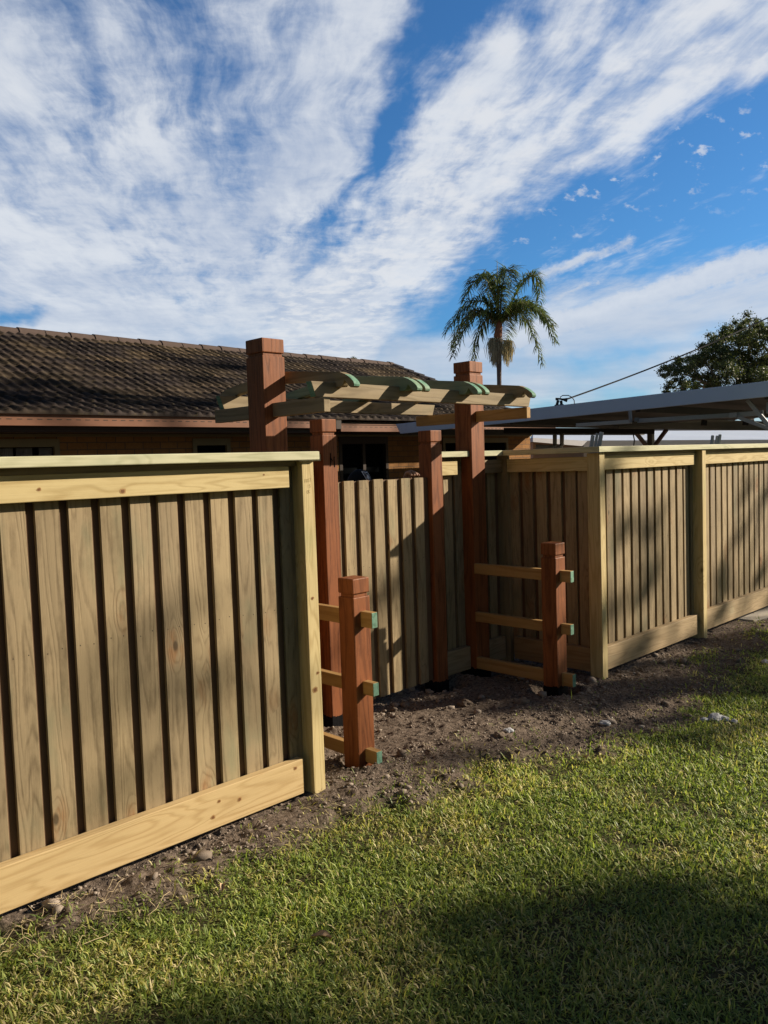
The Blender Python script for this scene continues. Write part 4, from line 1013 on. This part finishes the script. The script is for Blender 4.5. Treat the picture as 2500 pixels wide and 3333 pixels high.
def eucalypt():
    rng = np.random.default_rng(23)
    base = at_d(2440, 1500, 42.0); base[2] = 0
    T = thing('gum_tree', 'spreading dark green gum tree rising behind the carport at the right edge', 'tree', base)
    # clumps traced along the crown: (px, py, radius in px)
    cl = [(2168, 1200, 20), (2190, 1220, 22), (2205, 1185, 26), (2228, 1205, 22), (2240, 1175, 26), (2262, 1165, 26), (2255, 1200, 26), (2290, 1150, 26), (2300, 1185, 34),
          (2290, 1130, 20), (2318, 1110, 24), (2335, 1140, 34), (2330, 1180, 36), (2350, 1090, 22), (2370, 1085, 24), (2368, 1125, 34), (2395, 1070, 26), (2400, 1105, 36), (2385, 1150, 40), (2375, 1195, 40),
          (2430, 1055, 26), (2440, 1090, 36), (2462, 1050, 24), (2468, 1085, 30), (2430, 1135, 42), (2430, 1185, 44), (2480, 1130, 40), (2500, 1090, 30), (2480, 1180, 44), (2470, 1225, 44), (2420, 1230, 40), (2370, 1235, 34),
          (2320, 1225, 30), (2275, 1232, 24), (2240, 1250, 20), (2215, 1240, 20), (2190, 1260, 22), (2172, 1282, 14), (2225, 1275, 16), (2262, 1262, 22), (2300, 1262, 24), (2330, 1255, 20), (2400, 1260, 30), (2450, 1262, 30),
          (2540, 1060, 40), (2560, 1120, 60), (2550, 1190, 60), (2620, 1090, 60), (2640, 1180, 70), (2620, 1260, 60), (2540, 1250, 50), (2160, 1222, 12), (2700, 1130, 70), (2720, 1220, 70)]
    cen = []; rad = []; cnt = []
    for px, py, r in cl:
        D = 42+rng.uniform(-2.5, 2.5)-(1.5 if py > 1180 else 0); R = r*D/F_PX
        for k in range(6):
            c = at_d(px+rng.normal(0, r*0.45), py+rng.normal(0, r*0.40), D+rng.normal(0, 0.7)); cen.append(c); rad.append(R*rng.uniform(0.45, 0.85)); cnt.append(60+1500*rad[-1]**2)
    V, F, C = leaf_cloud(cen, rad, cnt, 0.125, rng, ((0.035, 0.052, 0.024), (0.140, 0.160, 0.060)), droop=0.8, aspect=0.40)
    fast_mesh('crown', V, F, LEAF, C, parent=T)
    mb = MB(); fork = at_d(2430, 1330, 42.0)
    limb(mb, base, fork, 0.42, 0.30, rng, 0.05)
    for px, py, r in ((2300, 1250, .16), (2380, 1180, .18), (2440, 1120, .2), (2520, 1150, .2), (2600, 1200, .2)):
        e = at_d(px, py, 42+rng.uniform(-1, 1)); limb(mb, fork, e, r, r*0.5, rng, 0.10)
        for k in range(7):
            j = rng.integers(0, len(cen)); c = cen[j]
            if np.linalg.norm(c-e) < 2.6: limb(mb, e, c, r*0.4, 0.03, rng, 0.12)
    for px, py in ((2190, 1190), (2215, 1215), (2240, 1240), (2200, 1265), (2290, 1170), (2260, 1205)):
        limb(mb, at_d(2340, 1262, 41.5), at_d(px, py, 41.5), 0.09, 0.025, rng, 0.10)
    mb.build('trunk', plain('pale_bark', (0.34, 0.28, 0.23), 0.8), T)
eucalypt()

def palm():
    rng = np.random.default_rng(31); D = 40.0; k = D/F_PX
    base = at_d(1625, 1500, D); base[2] = 0
    T = thing('palm_tree', 'tall queen palm with drooping fronds and hanging pale fruit stalks behind the house', 'palm tree', base)
    O = at_d(1626, 1062, D)  # where the fronds leave the trunk
    MB().tube([base, at_d(1626, 1330, D), at_d(1625, 1240, D), at_d(1624, 1120, D), at_d(1625, 1075, D)], [0.17, 0.13, 0.11, 0.14, 0.16], 10).build('trunk', plain('palm_bark', (0.13, 0.095, 0.085), 0.85), T, smooth=True)
    MB().tube([at_d(1619, 1115, D), at_d(1621, 1090, D), at_d(1625, 1065, D), at_d(1626, 1035, D)], [0.15, 0.21, 0.17, 0.09], 10).build('crown_shaft', plain('boot_brown', (0.26, 0.105, 0.06), 0.7, nscale=3, namp=0.35), T, smooth=True)
    lm = leafmat('palm_leaflets', 0.35, 0.22)
    # (peak dx,dy) and (tip dx,dy) in px from O, depth offset of the tip in metres
    fr = [((-50, -150), (-118, -75), -0.6), ((-70, -85), (-172, 15), 0.3), ((-85, -55), (-150, 50), 1.2), ((-75, -35), (-155, 105), -0.8), ((-45, -22), (-82, 110), 0.8),
          ((100, -165), (136, -90), 0.4), ((80, -90), (105, -45), 1.4), ((95, -62), (172, 55), -0.5), ((70, -48), (145, 110), 0.6), ((60, -60), (150, 20), -1.6),
          ((-22, -175), (-34, -95), 1.3), ((14, -165), (34, -90), -1.2), ((-12, -110), (-8, -15), -2.0), ((18, -40), (28, 50), 1.4)]
    for (pk, tp, dz) in fr:
        P0 = O; P1 = O+RT*pk[0]*k-UP*pk[1]*k*1.0+FW*dz*0.45; P2 = O+RT*tp[0]*k-UP*tp[1]*k+FW*dz
        ctrl = 2*P1-0.5*P0-0.5*P2
        n = 50; ts = np.linspace(0, 1, n)
        cur = ((1-ts)**2)[:, None]*P0+(2*ts*(1-ts))[:, None]*ctrl+(ts**2)[:, None]*P2
        mb = MB(); mb.tube(cur[::5], list(np.linspace(0.045, 0.010, len(cur[::5]))), 5, False)
        f = mb.build('frond', plain('rachis', (0.13, 0.14, 0.05), 0.6) if 'rachis' not in M else M['rachis'], T); M['rachis'] = f.data.materials[0]
        V = []; C = []
        for i in range(3, n):
            t = ts[i]; p = cur[i]; tan = cur[min(i+1, n-1)]-cur[i-1]; tan /= np.linalg.norm(tan)
            sd = np.cross(tan, np.array([0, 0, 1.0])); sd /= (np.linalg.norm(sd)+1e-6); up = np.cross(sd, tan)
            Ln = 0.92*math.sin(math.pi*(0.12+0.80*t))**0.6*rng.uniform(0.8, 1.15)
            for s_ in (-1, 1):
                for q in range(2):
                    el = rng.uniform(-0.35, 0.85)
                    d1 = sd*s_*math.cos(el)+up*math.sin(el)+tan*rng.uniform(0.25, 0.7); d1 /= np.linalg.norm(d1)
                    d2 = d1*0.75+np.array([0, 0, -1.0])*rng.uniform(0.35, 1.0); d2 /= np.linalg.norm(d2)
                    w = 0.027; wv = np.cross(d1, np.array([0.2, 0.1, 1])); wv /= np.linalg.norm(wv)
                    m1 = p+d1*Ln*0.42; e = m1+d2*Ln*0.62
                    V += [p-wv*w*0.5, p+wv*w*0.5, m1+wv*w, m1-wv*w, m1-wv*w, m1+wv*w, e+wv*w*0.2, e-wv*w*0.2]
                    c = np.array([0.05, 0.08, 0.03])*(1-rng.uniform())+np.array([0.16, 0.21, 0.07])*rng.uniform()
                    if rng.uniform() < 0.12: c = np.array([0.20, 0.20, 0.10])
                    C += [c]*8
        V = np.array(V); F = np.arange(len(V)).reshape(-1, 4)
        fast_mesh('leaflets', V, F, lm, np.array(C), parent=f)
    # spear
    MB().tube([at_d(1620, 1040, D), at_d(1620, 930, D), at_d(1618, 845, D)], [0.06, 0.035, 0.008], 6).build('spear_leaf', M['rachis'], T)
    MB().tube([at_d(1622, 1000, D), at_d(1628, 900, D), at_d(1637, 877, D)], [0.05, 0.03, 0.008], 6).build('spear_leaf', M['rachis'], T)
    for cx_, cy_, w, h, n, col in ((1612, 1112, 24, 85, 260, (0.36, 0.32, 0.22)), (1652, 1120, 18, 75, 200, (0.50, 0.42, 0.22))):
        mb = MB()
        for i in range(n):
            a = rng.normal(0, 0.5); b = rng.uniform(-1, 1); L = h*rng.uniform(0.25, 1.05)*(1-0.25*min(1, abs(a)))
            p0 = at_d(cx_, cy_, D); p1 = at_d(cx_+a*w*0.8, cy_-6-rng.uniform(0, 8), D+b*0.3); p2 = at_d(cx_+a*w*1.1, cy_+L*0.4, D+b*0.4); p3 = at_d(cx_+a*w*0.95+rng.normal(0, 3), cy_+L, D+b*0.35)
            mb.tube([p0, p1, p2, p3], [0.008, 0.011, 0.011, 0.007], 4, False)
        mb.build('fruit_stalks', plain('fruit_stalk', col, 0.8), T)
palm()

# small treetop peeping over the ridge
TT = thing('far_tree', 'small grey leafy treetop peeping over the middle of the house ridge', 'tree', at_d(1152, 1500, 34)*np.array([1, 1, 0]))
rng = np.random.default_rng(41); cen = [at_d(1152+rng.normal(0, 5), y_, 34) for y_ in (1166, 1170, 1176, 1182, 1190, 1200) for _ in range(2)]
V, F, C = leaf_cloud(cen, [0.09]*12, [26]*12, 0.07, rng, ((0.10, 0.11, 0.08), (0.24, 0.25, 0.19)), aspect=0.5)
fast_mesh('crown', V, F, LEAF, C, parent=TT)
mb = MB(); limb(mb, TT.location, at_d(1152, 1170, 34), 0.12, 0.02, rng, 0.0); mb.build('trunk', bark, TT)

# trees across the road, outside the picture on the sun side; they throw the dappled shade
SA = np.array([0.8, 1.28, 0]); SA /= np.linalg.norm(SA); SBv = np.cross(SUN, SA); SBv = SBv if SBv[2] > 0 else -SBv
def shade_tree(name, label, s, blobs, size=0.16, dens=1.0, seed=1, trunk_a=None):
    rng = np.random.default_rng(seed); cen = []; rad = []; cnt = []
    for a, b, r, k in blobs:
        n = max(5, int((r/0.35)**2*1.2))
        for _ in range(n):
            t = rng.uniform(0, 6.283); q = math.sqrt(rng.uniform())*r
            cen.append(SA*(a+q*math.cos(t))+SBv*(b+q*math.sin(t))+SUN*(s+rng.uniform(-1.2, 1.2))); rad.append(max(0.07, 0.42*r) if r < 0.7 else 0.30+0.12*r); cnt.append(k*dens*1.9*3.14*(r+rad[-1]*0.5)**2/(size*size*0.125)/n)
    c0 = np.mean(cen, 0); base = np.array([c0[0], c0[1], 0.0])
    if trunk_a is not None: p = SA*trunk_a+SUN*s; base = np.array([p[0], p[1], 0])
    T = thing(name, label, 'tree', base, 'street trees on the sunny side')
    V, F, C = leaf_cloud(cen, rad, cnt, size, rng, ((0.03, 0.05, 0.02), (0.09, 0.12, 0.04)), aspect=0.5)
    fast_mesh('crown', V, F, LEAF, C, parent=T)
    mb = MB(); fork = base+np.array([0, 0, max(1.5, c0[2]*0.6)]); limb(mb, base, fork, 0.22, 0.16, rng, 0.03)
    for j in range(0, len(cen), max(1, len(cen)//14)): limb(mb, fork, cen[j], 0.07, 0.02, rng, 0.08)
    mb.build('trunk', bark, T)
shade_tree('shade_tree', 'dense street tree outside the right of the view shading the near lawn', 17.0,
           [(1.95, -0.75, 0.80, 0.85), (2.48, -0.95, 0.40, 1.0), (1.98, 0.38, 0.52, 1.0), (1.90, -0.1, 0.68, 1.0), (1.5, 0.8, 0.85, 1.2), (1.7, -1.7, 1.0, 1.2), (-0.6, 0.2, 1.6, 1.2), (-2.6, 0.4, 1.8, 1.0), (-0.5, -1.8, 1.6, 1.2), (1.2, 1.8, 0.9, 1.2), (-1.2, 2.2, 1.4, 1.0)], seed=2, trunk_a=0.0)
shade_tree('shade_tree', 'open street tree outside the right of the view shading the right fence', 21.0,
           [(4.95, -0.78, 0.30, 1.5), (5.02, 0.32, 0.40, 0.30), (3.42, 0.72, 0.32, 0.18), (4.78, -1.05, 0.27, 1.5), (5.4, -1.35, 0.30, 1.3), (4.85, -1.35, 0.30, 1.3), (5.85, -1.70, 0.25, 1.2), (3.98, -0.45, 0.10, 0.7), (5.15, -1.0, 0.2, 1.0), (5.9, -1.75, 0.3, 1.0), (4.2, -1.05, 0.2, 0.6), (4.75, -0.95, 0.22, 0.9), (4.45, -1.35, 0.28, 1.0), (5.05, -1.25, 0.32, 1.0), (5.12, -0.55, 0.16, 0.9), (5.52, -0.75, 0.20, 0.9), (5.72, -0.30, 0.17, 0.8), (5.45, -0.25, 0.10, 0.7),
            (3.95, -1.05, 0.16, 0.5), (4.1, -1.5, 0.30, 0.9), (5.5, -1.55, 0.32, 1.0), (6.0, -1.75, 0.30, 1.0), (6.45, -1.45, 0.24, 0.8), (6.68, -0.80, 0.12, 0.4), (6.58, -1.15, 0.12, 0.5), (6.95, -1.85, 0.30, 0.9), (7.2, -1.0, 0.25, 0.8), (7.5, -1.5, 0.3, 0.9)], size=0.10, seed=3, trunk_a=5.9)
shade_tree('shade_tree', 'tall street tree outside the right of the view shading the house roof', 24.0,
           [(9.5, 3.15, 0.42, 1.2), (10.1, 2.85, 0.38, 1.3), (10.7, 2.50, 0.38, 1.4), (10.6, 3.1, 0.42, 1.2), (9.8, 3.6, 0.5, 1.2), (11.2, 2.30, 0.38, 1.4), (11.3, 2.05, 0.33, 1.3), (11.4, 1.62, 0.26, 1.3), (11.85, 1.75, 0.36, 1.4), (12.2, 1.92, 0.30, 1.3), (12.5, 1.42, 0.36, 1.3), (12.9, 1.75, 0.30, 1.2), (13.2, 1.20, 0.36, 1.2), (13.6, 1.50, 0.30, 1.2), (14.0, 0.95, 0.36, 1.2), (13.95, 3.05, 0.26, 1.1), (14.3, 2.72, 0.2, 1.0), (9.0, 3.9, 0.6, 1.2), (12.6, 2.75, 0.12, 0.6), (11.0, 3.3, 0.16, 0.8), (8.6, 4.6, 0.5, 1.0), (12.5, 0.52, 0.22, 1.6), (12.85, 0.30, 0.17, 1.2)], size=0.16, seed=4, trunk_a=11.0)

def surround():  # unseen trees, added behind the viewer to cut the low sky light
    for i, (az, dist, R) in enumerate(((105, 17, 5.0), (135, 20, 5.5), (165, 17, 5.0), (195, 19, 5.5), (222, 16, 4.5), (250, 19, 5.5), (278, 18, 5.0), (305, 20, 4.5))):
        rng = np.random.default_rng(60+i); c = np.array([dist*math.cos(R_(az)), dist*math.sin(R_(az)), 5.2])
        T = thing('sky_block_tree', 'unseen leafy tree added behind the viewer to block sky light', 'tree', (c[0], c[1], 0), 'added trees that block sky light')
        cen = [c+rng.normal(0, 1, 3)*np.array([R*0.45, R*0.45, 2.3]) for _ in range(16)]
        V, F, C = leaf_cloud(cen, [1.5]*16, [300]*16, 0.55, rng, ((0.03, 0.05, 0.02), (0.09, 0.12, 0.04)), aspect=0.6)
        fast_mesh('crown', V, F, LEAF, C, parent=T); mb = MB(); limb(mb, T.location, c, 0.3, 0.15, rng, 0.03); mb.build('trunk', bark, T)
surround()

# ------------------------------------------------------------------ person behind the gate
def skin_body(name, verts, edges, radii, mat, parent, sub=2, root=0):
    me = bpy.data.meshes.new(name); me.from_pydata([tuple(map(float, v)) for v in verts], edges, []); me.materials.append(mat)
    o = bpy.data.objects.new(name, me); COL.objects.link(o)
    if parent is not None: o.parent = parent; o.matrix_parent_inverse = Matrix.Translation(-Vector(parent.location))
    sk = o.modifiers.new('skin', 'SKIN'); sk.use_smooth_shade = True
    for i, r in enumerate(radii):
        r = r if hasattr(r, '__len__') else (r, r); me.skin_vertices[0].data[i].radius = r
    me.skin_vertices[0].data[root].use_root = True
    if sub: s = o.modifiers.new('sub', 'SUBSURF'); s.levels = sub; s.render_levels = sub
    return o
def person():
    hc = at_d(1172, 1563, 5.85); hc[2] -= 0.0; gx_, gy_ = hc[0], hc[1]
    top = hc[2]+0.085
    f = np.array([0.16, -0.987, 0]); l = np.array([0.987, 0.16, 0])     # facing, and their left
    T = thing('person', 'person in black cap with white badge, one hand on top of the gate', 'person', (gx_-0.05, gy_+0.1, 0))
    skin_m = plain('skin', (0.34, 0.20, 0.14), 0.55, nscale=60, namp=0.12)
    shirt = plain('dark_shirt', (0.03, 0.032, 0.04), 0.85); trous = plain('dark_trousers', (0.05, 0.05, 0.055), 0.85)
    capm = plain('cap_cloth', (0.006, 0.007, 0.011), 0.9, nscale=80, namp=0.3)
    z = lambda k: k*(top)/1.68
    B = np.array([gx_, gy_, 0])-f*0.07
    def P(fo, le, zz): return B+f*fo+l*le+np.array([0, 0, z(zz)])
    # one continuous body: pelvis, spine, neck, head, legs, arms
    hand_l = np.array([3.995, 3.83, 1.445]); elb = np.array([4.02, 3.98, 1.20])
    V = [P(0, 0, 0.93), P(-0.01, 0, 1.08), P(0.0, 0, 1.24), P(0.0, 0, 1.37), P(0.03, 0, 1.45), P(0.05, 0, 1.50), P(0.065, 0, 1.56), P(0.065, 0, 1.62),
         P(0, 0.09, 0.88), P(0.02, 0.11, 0.50), P(-0.01, 0.12, 0.09), P(0.13, 0.13, 0.03),
         P(0, -0.09, 0.88), P(0.02, -0.11, 0.50), P(-0.01, -0.12, 0.09), P(0.13, -0.13, 0.03),
         P(0.0, 0.17, 1.37), P(-0.02, 0.23, 1.10), P(0.10, 0.22, 0.88), P(0.14, 0.21, 0.80),
         P(0.0, -0.17, 1.37), elb, hand_l-np.array([0, 0, 0.06]), hand_l]
    E_ = [(0, 1), (1, 2), (2, 3), (3, 4), (4, 5), (5, 6), (6, 7), (0, 8), (8, 9), (9, 10), (10, 11), (0, 12), (12, 13), (13, 14), (14, 15), (3, 16), (16, 17), (17, 18), (18, 19), (3, 20), (20, 21), (21, 22), (22, 23)]
    R = [(.15, .11), (.14, .10), (.155, .11), (.13, .09), .055, .052, .080, .078, .085, .060, .040, .035, .085, .060, .040, .035, .055, .042, .030, .026, .055, .042, .030, .036]
    body = skin_body('body', V, E_, R, skin_m, T)
    # clothes follow the same skeleton, slightly larger
    skin_body('shirt', [V[i] for i in (0, 1, 2, 3, 16, 17, 20, 21)], [(0, 1), (1, 2), (2, 3), (3, 4), (4, 5), (3, 6), (6, 7)], [(.16, .12), (.15, .11), (.165, .12), (.14, .10), .064, .050, .064, .050], shirt, T)
    skin_body('trousers', [V[i] for i in (0, 8, 9, 10, 12, 13, 14)], [(0, 1), (1, 2), (2, 3), (0, 4), (4, 5), (5, 6)], [(.158, .118), .096, .072, .058, .096, .072, .058], trous, T)
    # face details on the head
    nose = MB().tube([P(0.145, 0, 1.575), P(0.165, 0, 1.555), P(0.150, 0, 1.545)], [0.008, 0.014, 0.012], 8); nose.build('nose', skin_m, T, smooth=True)
    em = plain('eye', (0.5, 0.5, 0.5), 0.3)
    for s_ in (-1, 1):
        MB().tube([P(0.128, s_*0.03-0.01, 1.585), P(0.128, s_*0.03+0.01, 1.585)], 0.009, 8).build('eye', em, T)
        MB().tube([P(0.06, s_*0.080, 1.585), P(0.06, s_*0.084, 1.555)], [0.022, 0.012], 8).build('ear', skin_m, T)
    MB().tube([P(0.135, -0.022, 1.525), P(0.14, 0, 1.522), P(0.135, 0.022, 1.525)], 0.005, 6).build('mouth', plain('lips', (0.3, 0.12, 0.1), 0.5), T)
    # five fingers: they rise behind the gate, bend over its top edge and rest on the boards
    tops = ((3.955, 1.553, .0100), (3.983, 1.558, .0104), (4.009, 1.550, .0098), (4.033, 1.541, .0088))
    for xx, zt, r in tops:
        ptsf = [(xx*0.4+3.995*0.6, 3.812, 1.455), (xx, 3.775, 1.505), (xx, 3.752, zt-0.006), (xx-0.001, 3.726, zt), (xx-0.002, 3.706, zt-0.014), (xx-0.003, 3.704, 1.525)]
        skin_body('finger', ptsf, [(i, i+1) for i in range(5)], [r*1.15, r*1.1, r*1.15, r*1.05, r, r*0.82], skin_m, T)
    skin_body('thumb', [(3.965, 3.815, 1.43), (3.935, 3.79, 1.455), (3.925, 3.765, 1.48), (3.93, 3.755, 1.50)], [(0, 1), (1, 2), (2, 3)], [.014, .012, .011, .009], skin_m, T)
    # cap: crown, peak and badge, bowed forward
    tilt = 0.30; ff = f*math.cos(tilt)-np.array([0, 0, 1])*math.sin(tilt); uu = f*math.sin(tilt)+np.array([0, 0, 1])*math.cos(tilt)
    cc = hc-uu*0.035+np.array([0, 0, 0.0]); n1, n2 = 24, 10; v = []; fc = []
    rx_, ry_, rz_ = 0.098, 0.080, 0.112
    def cp_(th, ph): # th around, ph from rim 0 to crown pi/2
        r_ = math.cos(ph)**0.85; return cc+ff*(rx_*r_*math.cos(th))+l*(ry_*r_*math.sin(th))+uu*(rz_*math.sin(ph))
    for j in range(n2+1):
        for i in range(n1): v.append(cp_(2*math.pi*i/n1, (math.pi/2)*j/n2))
    for j in range(n2):
        for i in range(n1): fc.append((j*n1+i, j*n1+(i+1) % n1, (j+1)*n1+(i+1) % n1, (j+1)*n1+i))
    cap_ = MB().add(v, fc).build('cap', capm, T, smooth=True)
    v = []; fc = []; nn = 14
    for k, (ext, dz) in enumerate(((0.0, 0.006), (0.035, 0.004), (0.07, -0.004), (0.07, -0.008), (0.0, 0.0))):
        for i in range(nn+1):
            th = -1.15+2.3*i/nn; e = ext*math.cos(th*1.15)**0.5 if abs(th*1.15) < 1.5 else 0
            v.append(cc+ff*((rx_+e)*math.cos(th))+l*(ry_*(1+e*3)*math.sin(th))+uu*(dz-0.25*ext*abs(math.sin(th))**2))
    for k in range(4):
        for i in range(nn): fc.append((k*(nn+1)+i, k*(nn+1)+i+1, (k+1)*(nn+1)+i+1, (k+1)*(nn+1)+i))
    MB().add(v, fc).build('peak', capm, cap_, smooth=True)
    # badge: white bordered shield with a pale face on a dark field, curved with the front of the crown
    white = plain('white_thread', (0.90, 0.90, 0.92), 0.7); grey = plain('badge_dark', (0.10, 0.10, 0.11), 0.8)
    def on(a, b, off):  # a: across (m), b: up (m) on the crown front
        ph = 0.34+b/0.105; th = -0.22+a/(0.092*max(0.3, math.cos(ph)**0.85))
        p = cp_(th, ph); nrm = p-cc; nrm /= np.linalg.norm(nrm); return p+nrm*off
    def shield(s_, off, mat, nm):
        out = [(-1, 1), (-0.5, 1.08), (0, 1.0), (0.5, 1.08), (1, 1), (1.0, 0.3), (0.85, -0.2), (0.5, -0.7), (0, -1.05), (-0.5, -0.7), (-0.85, -0.2), (-1.0, 0.3)]
        vs = [on(0, 0.052, off)]; 
        rings = 4
        for r in range(1, rings+1):
            for q in out: vs.append(on(q[0]*0.030*s_*r/rings, 0.052+q[1]*0.036*s_*r/rings, off))
        fs = []; N = len(out)
        for i in range(N): fs.append((0, 1+i, 1+(i+1) % N))
        for r in range(rings-1):
            for i in range(N): fs.append((1+r*N+i, 1+r*N+(i+1) % N, 1+(r+1)*N+(i+1) % N, 1+(r+1)*N+i))
        MB().add(vs, fs).build(nm, mat, cap_)
    shield(1.15, 0.002, white, 'badge'); shield(0.94, 0.0028, grey, 'badge_field')
    v = [on(0, 0.045, 0.0036)]; v += [on(0.012*math.cos(t), 0.045+0.019*math.sin(t), 0.0036) for t in np.linspace(0, 6.283, 13)[:-1]]
    MB().add(v, [(0, 1+i, 1+(i+1) % 12) for i in range(12)]).build('badge_face', white, cap_)
    bx = MB()
    for s_ in (-1, 1):
        for t in range(6):
            a0, b0 = s_*(-0.020+0.007*t), 0.080-0.008*t; a1, b1 = s_*(-0.020+0.007*(t+1)), 0.080-0.008*(t+1)
            bx.tube([on(a0, b0, 0.0033), on(a1, b1, 0.0033)], 0.0012, 4)
    bx.build('badge_lines', white, cap_)
person()
